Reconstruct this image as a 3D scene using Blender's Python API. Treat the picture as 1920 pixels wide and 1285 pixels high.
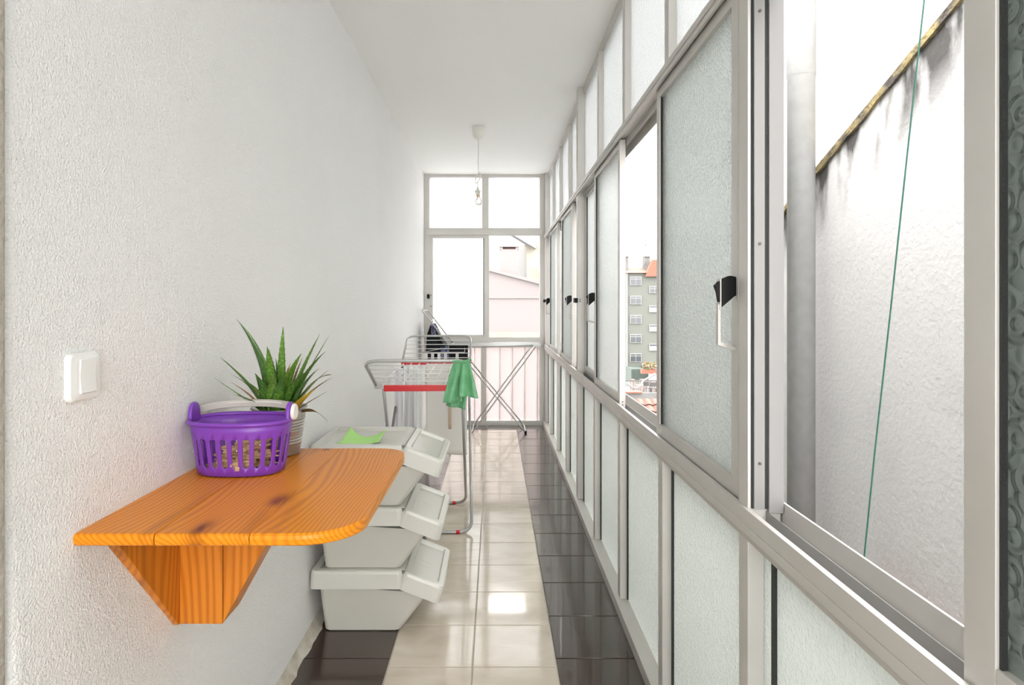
import bpy, bmesh, math, random
from mathutils import Vector, Matrix
random.seed(7)
PI = math.pi
for o in list(bpy.data.objects): bpy.data.objects.remove(o)
SC = bpy.context.scene
COL = SC.collection

# ------------------------------------------------------------------ camera
F, CU, CV, H = 1205.0, 929.0, 571.0, 1.25          # focal length in px, vanishing point, eye height
cam_d = bpy.data.cameras.new('camera'); cam = bpy.data.objects.new('camera', cam_d); COL.objects.link(cam)
cam.location = (0, 0, H); cam.rotation_euler = (PI/2, 0, 0)
cam_d.sensor_width = 36; cam_d.lens = F/1920*36
cam_d.shift_x = (960-CU)/1920; cam_d.shift_y = -(642.5-CV)/1920
cam_d.clip_start = 0.02; cam_d.clip_end = 500
SC.camera = cam
# ------------------------------------------------------------------ sky, exposure
w = bpy.data.worlds.new('overcast_sky'); SC.world = w; w.use_nodes = True
bg = w.node_tree.nodes['Background']; bg.inputs[0].default_value = (1.0, 0.98, 0.965, 1); bg.inputs[1].default_value = 1.0
SC.view_settings.view_transform = 'Standard'; SC.view_settings.look = 'None'
SC.view_settings.exposure = 3.25; SC.view_settings.gamma = 1.0; SC.view_settings.use_curve_mapping = False

def P(u, v, Y):                                     # pixel + distance -> point
    return Vector(((u-CU)*Y/F, Y, H-(v-CV)*Y/F))

# ------------------------------------------------------------------ materials
MATS = {}
def newmat(name):
    m = bpy.data.materials.new(name); m.use_nodes = True
    nt = m.node_tree
    for n in list(nt.nodes): nt.nodes.remove(n)
    out = nt.nodes.new('ShaderNodeOutputMaterial'); MATS[name] = m
    return m, nt, out
def nd(nt, t, **kw):
    n = nt.nodes.new(t)
    for k, v in kw.items():
        if k in n.inputs: n.inputs[k].default_value = v
        else: setattr(n, k, v)
    return n
def pbr(name, col, rough=.5, metal=0, bump=None, vary=None, coat=0, spec=.5, trans=0, ramp=None, sub=0):
    """bump=(scale,strength,dist) ; vary=(scale,col2,lo,hi) noise mix to col2"""
    m, nt, out = newmat(name); L = nt.links
    b = nd(nt, 'ShaderNodeBsdfPrincipled'); L.new(b.outputs[0], out.inputs[0])
    b.inputs['Base Color'].default_value = (*col, 1); b.inputs['Roughness'].default_value = rough
    b.inputs['Metallic'].default_value = metal; b.inputs['Coat Weight'].default_value = coat
    b.inputs['Coat Roughness'].default_value = .08; b.inputs['Specular IOR Level'].default_value = spec
    tc = nd(nt, 'ShaderNodeTexCoord')
    if vary:
        n = nd(nt, 'ShaderNodeTexNoise', Scale=vary[0], Detail=5); L.new(tc.outputs['Object'], n.inputs['Vector'])
        mp = nd(nt, 'ShaderNodeMapRange'); mp.inputs[1].default_value = vary[2]; mp.inputs[2].default_value = vary[3]
        L.new(n.outputs[0], mp.inputs[0])
        mx = nd(nt, 'ShaderNodeMix', data_type='RGBA'); L.new(mp.outputs[0], mx.inputs[0])
        mx.inputs[6].default_value = (*col, 1); mx.inputs[7].default_value = (*vary[1], 1)
        L.new(mx.outputs[2], b.inputs['Base Color'])
    if bump:
        n = nd(nt, 'ShaderNodeTexNoise', Scale=bump[0], Detail=3); L.new(tc.outputs['Object'], n.inputs['Vector'])
        bp = nd(nt, 'ShaderNodeBump', Strength=bump[1], Distance=bump[2]); L.new(n.outputs[0], bp.inputs['Height'])
        L.new(bp.outputs[0], b.inputs['Normal'])
    return m
pbr('plaster', (.90,.89,.88), .75, bump=(210,.9,.006), vary=(1.3,(.87,.862,.85),.5,.8))
pbr('paint', (.89,.885,.865), .7, bump=(20,.05,.003))
pbr('mortar', (.60,.57,.50), .9, bump=(60,.8,.006), vary=(14,(.42,.38,.30),.45,.65))
pbr('reveal_shade', (.47,.43,.37), .85, bump=(120,.8,.006), vary=(40,(.38,.345,.29),.4,.7))
pbr('alu', (.60,.585,.555), .42, metal=.35, spec=.4, vary=(3,(.56,.545,.515),.4,.6))
pbr('alu_dark', (.50,.48,.45), .45, metal=.35, spec=.4)
pbr('track_white', (.24,.237,.235), .45, metal=.1, spec=.3)
pbr('gasket', (.012,.014,.013), .6, bump=(400,.5,.002))
pbr('black_plastic', (.006,.006,.007), .55, spec=.2)
pbr('screw', (.10,.09,.08), .4, metal=.6)
pbr('chrome', (.72,.72,.70), .22, metal=.9)
pbr('steel_tube', (.42,.42,.41), .3, metal=.75)
pbr('white_wire', (.82,.82,.80), .35, metal=.1)
pbr('grey_enamel', (0.495,0.495,0.480), .35, metal=.3)
pbr('red_plastic', (.70,.012,.02), .35)
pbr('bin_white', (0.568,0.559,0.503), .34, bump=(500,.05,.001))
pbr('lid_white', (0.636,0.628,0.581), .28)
pbr('hinge_shade_grey', (.20,.20,.19), .5)
pbr('switch_white', (.85,.85,.83), .25)
pbr('purple', (.19,.045,.42), .35)
pbr('grey_handle', (.50,.48,.44), .45)
pbr('disc_white', (.82,.80,.76), .4)
pbr('galvanised', (.46,.45,.43), .38, metal=.7, vary=(25,(.34,.33,.31),.4,.65))
pbr('soil', (.03,.02,.014), .95, bump=(90,1,.01))
pbr('peg_wood', (.70,.48,.25), .6, vary=(60,(.55,.34,.16),.4,.7))
pbr('green_cloth', (.17,.46,.23), .9, bump=(220,.5,.003), vary=(30,(.22,.52,.29),.4,.65))
pbr('lime_cloth', (.47,.82,.27), .85, bump=(300,.4,.002))
pbr('white_fabric', (.90,.90,.90), .9, bump=(30,.3,.01))
pbr('lilac_fabric', (.86,.85,.90), .9, bump=(30,.3,.01))
pbr('cream_fabric', (.86,.83,.79), .9, bump=(250,.3,.002))
pbr('tan_fabric', (.60,.46,.34), .9)
pbr('black_fabric', (.010,.010,.014), .9)
pbr('navy_fabric', (.05,.055,.13), .9, vary=(60,(.3,.32,.45),.5,.6))
pbr('lamp_plastic', (.80,.79,.72), .4)
pbr('brass', (.70,.55,.38), .3, metal=.6)
pbr('grout', (.50,.47,.42), .9)
pbr('grout_dark', (.22,.20,.19), .9)
# exterior
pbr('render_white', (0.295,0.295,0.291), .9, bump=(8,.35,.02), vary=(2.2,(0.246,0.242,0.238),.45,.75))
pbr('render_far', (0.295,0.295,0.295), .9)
pbr('pink_render', (0.200,0.178,0.175), .9, bump=(3,.2,.02))
pbr('pink_dark', (0.082,0.049,0.041), .9)
pbr('cream_render', (0.221,0.215,0.184), .9, vary=(2,(0.197,0.180,0.143),.5,.7))
pbr('moss', (.28,.22,.10), .95, vary=(9,(.07,.06,.05),.4,.6), bump=(40,.8,.02))
pbr('pipe_grey', (.42,.425,.42), .55, bump=(60,.25,.004), vary=(16,(.385,.39,.385),.4,.6))
pbr('wire_green', (.02,.12,.085), .5)
pbr('terracotta', (0.197,0.082,0.053), .85, vary=(7,(0.148,0.061,0.041),.4,.65))
pbr('apartment_green', (0.102,0.107,0.094), .9)
pbr('apartment_trim', (0.246,0.246,0.238), .8)
pbr('dark_glass', (.04,.045,.05), .15)
pbr('shutter', (0.205,0.205,0.205), .7)
pbr('roof_tile', (0.176,0.092,0.072), .85)
pbr('shed_green', (0.061,0.078,0.066), .8)
pbr('brick_red', (0.082,0.037,0.028), .9, vary=(2.5,(0.131,0.090,0.070),.45,.6))
pbr('concrete', (0.123,0.119,0.115), .9, vary=(1.2,(0.070,0.066,0.061),.45,.7))
pbr('foliage', (.07,.09,.025), .9, vary=(3,(.20,.06,.03),.5,.6))
pbr('iron', (.05,.05,.05), .6)
pbr('asphalt', (.18,.18,.175), .95)

def wall_stain():                                   # weathered white gable: black algae running down from the coping
    m, nt, out = newmat('gable_render'); L = nt.links
    b = nd(nt, 'ShaderNodeBsdfPrincipled', Roughness=.9); L.new(b.outputs[0], out.inputs[0])
    tc = nd(nt, 'ShaderNodeTexCoord'); sp = nd(nt, 'ShaderNodeSeparateXYZ'); L.new(tc.outputs['Object'], sp.inputs[0])
    # height under the sloping coping: z - (2.70-.395*y)
    m1 = nd(nt, 'ShaderNodeMath', operation='MULTIPLY'); L.new(sp.outputs[1], m1.inputs[0]); m1.inputs[1].default_value = .395
    a1 = nd(nt, 'ShaderNodeMath', operation='ADD'); L.new(sp.outputs[2], a1.inputs[0]); L.new(m1.outputs[0], a1.inputs[1])
    mr = nd(nt, 'ShaderNodeMapRange'); L.new(a1.outputs[0], mr.inputs[0])
    mr.inputs[1].default_value = 2.88; mr.inputs[2].default_value = 3.28
    mp = nd(nt, 'ShaderNodeMapping'); mp.inputs['Scale'].default_value = (1, 4, 1.5); L.new(tc.outputs['Object'], mp.inputs[0])
    n = nd(nt, 'ShaderNodeTexNoise', Scale=1.6, Detail=7); L.new(mp.outputs[0], n.inputs['Vector'])
    mn = nd(nt, 'ShaderNodeMapRange'); L.new(n.outputs[0], mn.inputs[0]); mn.inputs[1].default_value = .40; mn.inputs[2].default_value = .60
    pw = nd(nt, 'ShaderNodeMath', operation='POWER'); L.new(mr.outputs[0], pw.inputs[0]); pw.inputs[1].default_value = 1.15
    mu0 = nd(nt, 'ShaderNodeMath', operation='MULTIPLY'); L.new(pw.outputs[0], mu0.inputs[0]); L.new(mn.outputs[0], mu0.inputs[1])
    mu = nd(nt, 'ShaderNodeMath', operation='MULTIPLY', use_clamp=True); L.new(mu0.outputs[0], mu.inputs[0]); mu.inputs[1].default_value = 1.7
    n2 = nd(nt, 'ShaderNodeTexNoise', Scale=1.7, Detail=6); L.new(tc.outputs['Object'], n2.inputs['Vector'])
    m2 = nd(nt, 'ShaderNodeMapRange'); L.new(n2.outputs[0], m2.inputs[0]); m2.inputs[1].default_value = .5; m2.inputs[2].default_value = .8; m2.inputs[4].default_value = .18
    ad = nd(nt, 'ShaderNodeMath', operation='ADD', use_clamp=True); L.new(mu.outputs[0], ad.inputs[0]); L.new(m2.outputs[0], ad.inputs[1])
    mx = nd(nt, 'ShaderNodeMix', data_type='RGBA'); L.new(ad.outputs[0], mx.inputs[0])
    mx.inputs[6].default_value = (.60,.595,.59,1); mx.inputs[7].default_value = (.07,.067,.064,1)
    L.new(mx.outputs[2], b.inputs['Base Color'])
    n3 = nd(nt, 'ShaderNodeTexNoise', Scale=45, Detail=4); L.new(tc.outputs['Object'], n3.inputs['Vector'])
    bp = nd(nt, 'ShaderNodeBump', Strength=.35, Distance=.01); L.new(n3.outputs[0], bp.inputs['Height']); L.new(bp.outputs[0], b.inputs['Normal'])
wall_stain()

def glass(name, col, scale, bstr, wt_ref, diff, rough=.25, ring=False):
    m, nt, out = newmat(name); L = nt.links
    tc = nd(nt, 'ShaderNodeTexCoord')
    v = nd(nt, 'ShaderNodeTexVoronoi', Scale=scale); L.new(tc.outputs['Object'], v.inputs['Vector'])
    h = v.outputs['Distance']
    if ring:
        s = nd(nt, 'ShaderNodeMath', operation='MULTIPLY'); L.new(h, s.inputs[0]); s.inputs[1].default_value = 14
        sn = nd(nt, 'ShaderNodeMath', operation='SINE'); L.new(s.outputs[0], sn.inputs[0]); h = sn.outputs[0]
    bp = nd(nt, 'ShaderNodeBump', Strength=bstr, Distance=.003); L.new(h, bp.inputs['Height'])
    t = nd(nt, 'ShaderNodeBsdfTranslucent', Color=(*col, 1)); L.new(bp.outputs[0], t.inputs['Normal'])
    r = nd(nt, 'ShaderNodeBsdfRefraction', Color=(*col, 1), Roughness=rough, IOR=1.2); L.new(bp.outputs[0], r.inputs['Normal'])
    d = nd(nt, 'ShaderNodeBsdfDiffuse', Color=(col[0], col[1], col[2], 1)); L.new(bp.outputs[0], d.inputs['Normal'])
    g = nd(nt, 'ShaderNodeBsdfGlossy', Roughness=.18); L.new(bp.outputs[0], g.inputs['Normal'])
    a = nd(nt, 'ShaderNodeMixShader'); a.inputs[0].default_value = wt_ref; L.new(t.outputs[0], a.inputs[1]); L.new(r.outputs[0], a.inputs[2])
    c = nd(nt, 'ShaderNodeMixShader'); c.inputs[0].default_value = diff; L.new(a.outputs[0], c.inputs[1]); L.new(d.outputs[0], c.inputs[2])
    fr = nd(nt, 'ShaderNodeFresnel', IOR=1.4); L.new(bp.outputs[0], fr.inputs['Normal'])
    fm = nd(nt, 'ShaderNodeMath', operation='MULTIPLY'); L.new(fr.outputs[0], fm.inputs[0]); fm.inputs[1].default_value = .6
    e = nd(nt, 'ShaderNodeMixShader'); L.new(fm.outputs[0], e.inputs[0]); L.new(c.outputs[0], e.inputs[1]); L.new(g.outputs[0], e.inputs[2])
    L.new(e.outputs[0], out.inputs[0]); return m
glass('frosted', (.93,.955,.945), 130, .8, .30, .05)
glass('frosted_white', (.855,.875,.88), 130, .5, .30, .05)
glass('frosted_end', (.93,.94,.945), 130, .4, .30, .05)
glass('frosted_lower', (.90,.935,.905), 150, .6, .12, .05)
glass('frosted_clear', (.93,.885,.88), 150, .08, .86, .10, rough=.05)
glass('pattern_glass', (.80,.87,.84), 34, 1.0, .60, .10, rough=.06, ring=True)
def clear_bulb():
    m, nt, out = newmat('bulb_glass')
    b = nd(nt, 'ShaderNodeBsdfPrincipled', Roughness=.05, IOR=1.3); b.inputs['Transmission Weight'].default_value = .85
    b.inputs['Base Color'].default_value = (1,.98,.94,1); nt.links.new(b.outputs[0], out.inputs[0])
clear_bulb()

def tilemat(name, c1, c2, rough, rel=.0):
    m, nt, out = newmat(name); L = nt.links
    b = nd(nt, 'ShaderNodeBsdfPrincipled', Roughness=rough); L.new(b.outputs[0], out.inputs[0])
    b.inputs['Coat Weight'].default_value = .35; b.inputs['Coat Roughness'].default_value = .04
    tc = nd(nt, 'ShaderNodeTexCoord'); oi = nd(nt, 'ShaderNodeObjectInfo')
    va = nd(nt, 'ShaderNodeVectorMath', operation='ADD'); L.new(tc.outputs['Object'], va.inputs[0]); L.new(oi.outputs['Location'], va.inputs[1])
    mp = nd(nt, 'ShaderNodeMapping'); mp.inputs['Scale'].default_value = (1, 2.2, 1); mp.inputs['Rotation'].default_value = (0, 0, .5); L.new(va.outputs[0], mp.inputs[0])
    n = nd(nt, 'ShaderNodeTexNoise', Scale=4.5, Detail=6, Distortion=.8); L.new(mp.outputs[0], n.inputs['Vector'])
    mr = nd(nt, 'ShaderNodeMapRange'); L.new(n.outputs[0], mr.inputs[0]); mr.inputs[1].default_value = .35; mr.inputs[2].default_value = .7
    mx = nd(nt, 'ShaderNodeMix', data_type='RGBA'); L.new(mr.outputs[0], mx.inputs[0])
    mx.inputs[6].default_value = (*c1, 1); mx.inputs[7].default_value = (*c2, 1); L.new(mx.outputs[2], b.inputs['Base Color'])
    n2 = nd(nt, 'ShaderNodeTexNoise', Scale=6, Detail=1); L.new(va.outputs[0], n2.inputs['Vector'])
    bp = nd(nt, 'ShaderNodeBump', Strength=.12, Distance=.004); L.new(n2.outputs[0], bp.inputs['Height'])
    L.new(bp.outputs[0], b.inputs['Normal']); L.new(bp.outputs[0], b.inputs['Coat Normal'])
tilemat('tile_cream', (.53,.465,.375), (.62,.56,.475), .09)
tilemat('tile_dark', (.036,.022,.016), (.060,.040,.032), .20)

def wood(name, axis, light, dark, freq, knots=()):
    """axis: grain direction index in object space; lines run along it, wandering gently"""
    m, nt, out = newmat(name); L = nt.links
    b = nd(nt, 'ShaderNodeBsdfPrincipled', Roughness=.34); L.new(b.outputs[0], out.inputs[0])
    b.inputs['Specular IOR Level'].default_value = .22; b.inputs['Coat Weight'].default_value = .03; b.inputs['Coat Roughness'].default_value = .15
    tc = nd(nt, 'ShaderNodeTexCoord'); oi = nd(nt, 'ShaderNodeObjectInfo')
    rnd = nd(nt, 'ShaderNodeMath', operation='MULTIPLY'); L.new(oi.outputs['Random'], rnd.inputs[0]); rnd.inputs[1].default_value = 31
    va = nd(nt, 'ShaderNodeVectorMath', operation='ADD'); L.new(tc.outputs['Object'], va.inputs[0]); L.new(rnd.outputs[0], va.inputs[1])
    def M(op, a, c):
        n = nd(nt, 'ShaderNodeMath', operation=op)
        for k, v in enumerate((a, c)):
            if isinstance(v, (int, float)): n.inputs[k].default_value = v
            elif v is not None: L.new(v, n.inputs[k])
        return n.outputs[0]
    def noise(sx, sa, sc, det=2, src=va.outputs[0]):
        mp = nd(nt, 'ShaderNodeMapping'); q = [sx]*3; q[axis] = sa; mp.inputs['Scale'].default_value = q; L.new(src, mp.inputs[0])
        n = nd(nt, 'ShaderNodeTexNoise', Scale=sc, Detail=det); L.new(mp.outputs[0], n.inputs['Vector']); return n.outputs[0]
    sp = nd(nt, 'ShaderNodeSeparateXYZ'); L.new(va.outputs[0], sp.inputs[0])
    ph = M('ADD', M('MULTIPLY', sp.outputs[0], freq), M('MULTIPLY', sp.outputs[2 if axis != 2 else 1], freq*.7))
    ph = M('ADD', ph, M('MULTIPLY', noise(5, .9, 1, 1), freq*.24))
    ph = M('ADD', ph, M('MULTIPLY', noise(40, 2, 1, 2), 4.0))
    kn = None; sp0 = nd(nt, 'ShaderNodeSeparateXYZ'); L.new(tc.outputs['Object'], sp0.inputs[0])
    for (kx, ky, sx, sy) in knots:
        dx = M('DIVIDE', M('SUBTRACT', sp0.outputs[0], kx), sx); dy = M('DIVIDE', M('SUBTRACT', sp0.outputs[axis], ky), sy)
        d2 = M('ADD', M('MULTIPLY', dx, dx), M('MULTIPLY', dy, dy))
        g_ = M('EXPONENT', M('MULTIPLY', d2, -1.0), None)
        ph = M('ADD', ph, M('MULTIPLY', g_, 7.0)); g2 = M('EXPONENT', M('MULTIPLY', d2, -3.5), None)
        kn = g2 if kn is None else M('MAXIMUM', kn, g2)
    sn = M('SINE', ph, None)
    mr = nd(nt, 'ShaderNodeMapRange'); L.new(sn, mr.inputs[0]); mr.inputs[1].default_value = -.5; mr.inputs[2].default_value = 1.0; mr.inputs[4].default_value = .8
    mx = nd(nt, 'ShaderNodeMix', data_type='RGBA'); L.new(mr.outputs[0], mx.inputs[0])
    mx.inputs[6].default_value = (*light, 1); mx.inputs[7].default_value = (*dark, 1)
    m2 = nd(nt, 'ShaderNodeMapRange'); L.new(noise(13, 1.1, 1, 3), m2.inputs[0]); m2.inputs[1].default_value = .58; m2.inputs[2].default_value = .80; m2.inputs[4].default_value = .8
    f = m2.outputs[0]
    if kn is not None: f = M('MAXIMUM', f, M('MULTIPLY', kn, M('MULTIPLY', noise(60, 14, 1, 4), 1.9)))
    mx2 = nd(nt, 'ShaderNodeMix', data_type='RGBA'); L.new(f, mx2.inputs[0]); L.new(mx.outputs[2], mx2.inputs[6])
    mx2.inputs[7].default_value = (dark[0]*.33, dark[1]*.22, dark[2]*.2, 1)
    L.new(mx2.outputs[2], b.inputs['Base Color'])
KN = [(.298, -.13, .035, .075), (.215, -.30, .03, .07), (.27, .33, .02, .03), (.10, .20, .02, .04)]
wood('pine_top', 1, (.80,.285,.012), (.60,.175,.007), 560, KN)
wood('pine_bracket', 2, (.68,.235,.026), (.47,.135,.01), 330)

def leafmat(name, c1, c2):
    m, nt, out = newmat(name); L = nt.links
    b = nd(nt, 'ShaderNodeBsdfPrincipled', Roughness=.4); L.new(b.outputs[0], out.inputs[0])
    tc = nd(nt, 'ShaderNodeTexCoord')
    n = nd(nt, 'ShaderNodeTexNoise', Scale=160, Detail=2); L.new(tc.outputs['Object'], n.inputs['Vector'])
    mr = nd(nt, 'ShaderNodeMapRange'); L.new(n.outputs[0], mr.inputs[0]); mr.inputs[1].default_value = .50; mr.inputs[2].default_value = .68
    mx = nd(nt, 'ShaderNodeMix', data_type='RGBA'); L.new(mr.outputs[0], mx.inputs[0])
    mx.inputs[6].default_value = (*c1, 1); mx.inputs[7].default_value = (*c2, 1); L.new(mx.outputs[2], b.inputs['Base Color'])
leafmat('aloe_green', (.050,.155,.020), (.15,.31,.07))
leafmat('aloe_light', (.10,.235,.026), (.25,.42,.10))
leafmat('aloe_yellow', (.52,.40,.02), (.62,.50,.06))
leafmat('aloe_brown', (.12,.075,.025), (.22,.16,.05))
leafmat('aloe_tan', (.45,.24,.10), (.52,.32,.15))

# ------------------------------------------------------------------ builders
class MB:
    def __init__(s): s.v = []; s.f = []
    def add(s, vs, fs):
        k = len(s.v); s.v += [tuple(p) for p in vs]; s.f += [tuple(i+k for i in f) for f in fs]; return s
    def box(s, x0, x1, y0, y1, z0, z1):
        return s.add([(x0,y0,z0),(x1,y0,z0),(x1,y1,z0),(x0,y1,z0),(x0,y0,z1),(x1,y0,z1),(x1,y1,z1),(x0,y1,z1)],
                     [(0,3,2,1),(4,5,6,7),(0,1,5,4),(1,2,6,5),(2,3,7,6),(3,0,4,7)])
    def prism(s, poly, axis, a, b):
        """poly of 2-D points extruded along axis from a to b; 2-D order is the other two axes in xyz order"""
        def pt(p, t):
            l = [p[0], p[1]]; l.insert(axis, t); return tuple(l)
        n = len(poly)
        return s.add([pt(p, a) for p in poly]+[pt(p, b) for p in poly],
                     [tuple(range(n)), tuple(range(2*n-1, n-1, -1))]+[(i, i+n, (i+1) % n+n, (i+1) % n) for i in range(n)])
    def tube(s, pts, r, n=8, closed=False, caps=True):
        pts = [Vector(p) for p in pts]; k0 = len(s.v); N = len(pts); up = None
        rr = r if isinstance(r, (list, tuple)) else [r]*N
        for i, p in enumerate(pts):
            a = pts[i-1] if (i > 0 or closed) else p; b = pts[(i+1) % N] if (i < N-1 or closed) else p
            d = (b-a).normalized()
            if up is None:
                up = Vector((0,0,1)) if abs(d.z) < .9 else Vector((1,0,0))
            e1 = (up-d*up.dot(d)).normalized(); e2 = d.cross(e1); up = e1
            for j in range(n):
                t = 2*PI*j/n; s.v.append(tuple(p+e1*(rr[i]*math.cos(t))+e2*(rr[i]*math.sin(t))))
        for i in range(N if closed else N-1):
            for j in range(n):
                a = k0+i*n+j; b = k0+i*n+(j+1) % n; c = k0+((i+1) % N)*n+(j+1) % n; d = k0+((i+1) % N)*n+j
                s.f.append((a, b, c, d))
        if caps and not closed:
            s.f.append(tuple(k0+j for j in range(n-1, -1, -1))); s.f.append(tuple(k0+(N-1)*n+j for j in range(n)))
        return s
    def lathe(s, prof, c=(0,0,0), n=24, axis=2):
        k0 = len(s.v)
        for (r, z) in prof:
            for j in range(n):
                t = 2*PI*j/n; l = [r*math.cos(t), r*math.sin(t)]; l.insert(axis, z)
                s.v.append((l[0]+c[0], l[1]+c[1], l[2]+c[2]))
        for i in range(len(prof)-1):
            for j in range(n):
                s.f.append((k0+i*n+j, k0+i*n+(j+1) % n, k0+(i+1)*n+(j+1) % n, k0+(i+1)*n+j))
        s.f.append(tuple(k0+j for j in range(n-1, -1, -1))); s.f.append(tuple(k0+(len(prof)-1)*n+j for j in range(n)))
        return s
    def grid(s, fn, nu, nv):
        k0 = len(s.v)
        for i in range(nu+1):
            for j in range(nv+1): s.v.append(tuple(fn(i/nu, j/nv)))
        for i in range(nu):
            for j in range(nv):
                a = k0+i*(nv+1)+j; s.f.append((a, a+nv+1, a+nv+2, a+1))
        return s
    def build(s, name, mat, parent=None, bevel=0, seg=2, smooth=False, solid=0, sub=0, local=False, normals=True):
        vs = s.v
        if parent is not None and not local:
            iv = parent.matrix_world.inverted() if False else BASE[parent.name].inverted()
            vs = [tuple(iv @ Vector(p)) for p in vs]
        me = bpy.data.meshes.new(name); me.from_pydata(vs, [], s.f); me.update()
        if normals:
            bm = bmesh.new(); bm.from_mesh(me); bmesh.ops.recalc_face_normals(bm, faces=bm.faces); bm.to_mesh(me); bm.free()
        me.materials.append(MATS[mat] if isinstance(mat, str) else mat)
        o = bpy.data.objects.new(name, me); COL.objects.link(o)
        if parent is not None: o.parent = parent
        BASE[o.name] = BASE[parent.name].copy() if parent is not None else Matrix()
        if smooth:
            for p in me.polygons: p.use_smooth = True
        if solid:
            md = o.modifiers.new('thickness', 'SOLIDIFY'); md.thickness = solid; md.offset = 0
        if bevel:
            md = o.modifiers.new('edge', 'BEVEL'); md.width = bevel; md.segments = seg; md.limit_method = 'ANGLE'; md.angle_limit = math.radians(35)
            if not smooth:
                for p in me.polygons: p.use_smooth = True
                wn = o.modifiers.new('wn', 'WEIGHTED_NORMAL'); wn.keep_sharp = False
        if sub:
            md = o.modifiers.new('sub', 'SUBSURF'); md.levels = sub; md.render_levels = sub
        return o
BASE = {}
def tag(o, label, cat, group=None, kind=None):
    o['label'] = label; o['category'] = cat
    if group: o['group'] = group
    if kind: o['kind'] = kind
    return o
def root(name, loc=(0,0,0), rz=0, label=None, cat=None, group=None, kind=None):
    o = bpy.data.objects.new(name, None); COL.objects.link(o); o.empty_display_size = .1
    o.location = loc; o.rotation_euler = (0, 0, rz)
    BASE[o.name] = Matrix.Translation(Vector(loc)) @ Matrix.Rotation(rz, 4, 'Z')
    if label: tag(o, label, cat, group, kind)
    return o
def bx(name, mat, parent, *b, bevel=0): return MB().box(*b).build(name, mat, parent, bevel=bevel, seg=1)
def fillet(pts, r, n=6):
    pts = [Vector(p) for p in pts]; out = [pts[0]]
    for i in range(1, len(pts)-1):
        a, b, c = pts[i-1], pts[i], pts[i+1]
        d1 = (a-b); d2 = (c-b); rr = min(r, d1.length*.48, d2.length*.48)
        p1 = b+d1.normalized()*rr; p2 = b+d2.normalized()*rr
        for k in range(n+1):
            t = k/n; out.append(p1*(1-t)**2+b*2*t*(1-t)+p2*t*t)
    out.append(pts[-1]); return out

XL, XR, YB, ZC, YN = -.74, .51, 6.66, 2.60, -1.45   # left wall, right frames, back wall, ceiling, wall behind camera

# ------------------------------------------------------------------ room shell
fl = MB().box(XL-.25, .62, YN, YB+.05, -.20, -.004).build('floor', 'grout')
tag(fl, 'glossy tiled floor, cream tiles down the middle edged with dark brown tiles', 'floor', kind='structure')
def tile_mesh(wx, wy, mat):
    g = .0018; x, y = wx/2-g, wy/2-g; c = .0022
    m = MB(); m.add([(-x,-y,-.004),(x,-y,-.004),(x,y,-.004),(-x,y,-.004),(-x,-y,-.0015),(x,-y,-.0015),(x,y,-.0015),(-x,y,-.0015),
                     (-x+c,-y+c,0),(x-c,-y+c,0),(x-c,y-c,0),(-x+c,y-c,0)],
                    [(0,3,2,1),(0,1,5,4),(1,2,6,5),(2,3,7,6),(3,0,4,7),(4,5,9,8),(5,6,10,9),(6,7,11,10),(7,4,8,11),(8,9,10,11)])
    me = bpy.data.meshes.new('tile'); me.from_pydata(m.v, [], m.f); me.update(); me.materials.append(MATS[mat]); return me
tcache = {}
def tile(name, x0, x1, y0, y1, mat):
    key = (round(x1-x0, 4), round(y1-y0, 4), mat)
    if key not in tcache: tcache[key] = tile_mesh(x1-x0, y1-y0, mat)
    o = bpy.data.objects.new(name, tcache[key]); COL.objects.link(o); o.parent = fl
    o.location = ((x0+x1)/2, (y0+y1)/2, 0)
def rows(y_ref, pitch, y0, y1):
    k = math.floor((y0-y_ref)/pitch); out = []; y = y_ref+k*pitch
    while y < y1-.01:
        a, b = max(y, y0), min(y+pitch, y1)
        if b-a > .01: out.append((a, b))
        y += pitch
    return out
for a, b in rows(2.215, .289, YN, 6.39):
    tile('cream_tile', -.372, -.080, a, b, 'tile_cream'); tile('cream_tile', -.080, .212, a, b, 'tile_cream')
for a, b in rows(2.268, .309, YN, 6.39):
    tile('dark_tile', -.695, -.372, a, b, 'tile_dark'); tile('dark_tile', .212, .50, a, b, 'tile_dark')
for x0, x1 in ((-.69,-.372), (-.372,-.080), (-.080,.212), (.212,.50)): tile('dark_tile', x0, x1, 6.39, YB-.01, 'tile_dark')

c = MB().box(XL-.25, .62, YN, YB+.1, ZC, ZC+.2).build('ceiling', 'paint'); tag(c, 'smooth white painted ceiling', 'ceiling', kind='structure')
# left wall with rounded end beside the doorway
m = MB(); wl = []
for k in range(7):
    t = PI/2*k/6; wl.append((XL-.03+.03*math.cos(PI/2-t) if False else XL-.03+.03*math.sin(t), .96+.03-.03*math.cos(t)))
poly = wl+[(XL, YB+.05), (XL-.22, YB+.05), (XL-.22, .96)]
npl = len(poly)
for zz, dx in ((-.004, .040), (.45, .018), (.9, 0), (ZC, 0)):
    m.v += [(x+(dx if x > XL-.1 else 0), y, zz) for x, y in poly]
for i in range(3):
    for j in range(npl): m.f.append((i*npl+j, i*npl+(j+1) % npl, (i+1)*npl+(j+1) % npl, (i+1)*npl+j))
m.f.append(tuple(range(npl))); m.f.append(tuple(3*npl+j for j in range(npl)))
o = m.build('wall_left', 'plaster'); tag(o, 'long white wall with pebbly plaster texture', 'wall', kind='structure')
o = MB().box(XL-.22, XL, YN, -.05, -.004, ZC).box(XL-.22, XL, -.05, .96, 2.1, ZC).build('wall_left_near', 'plaster')
tag(o, 'white plaster wall beside and above the doorway', 'wall', kind='structure')
o = MB().box(XL-.18, XL-.14, -.05, .965, -.004, 2.1).build('door_1', 'paint', bevel=.002); tag(o, 'plain white door set back in the left doorway', 'door', kind='structure')
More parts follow.
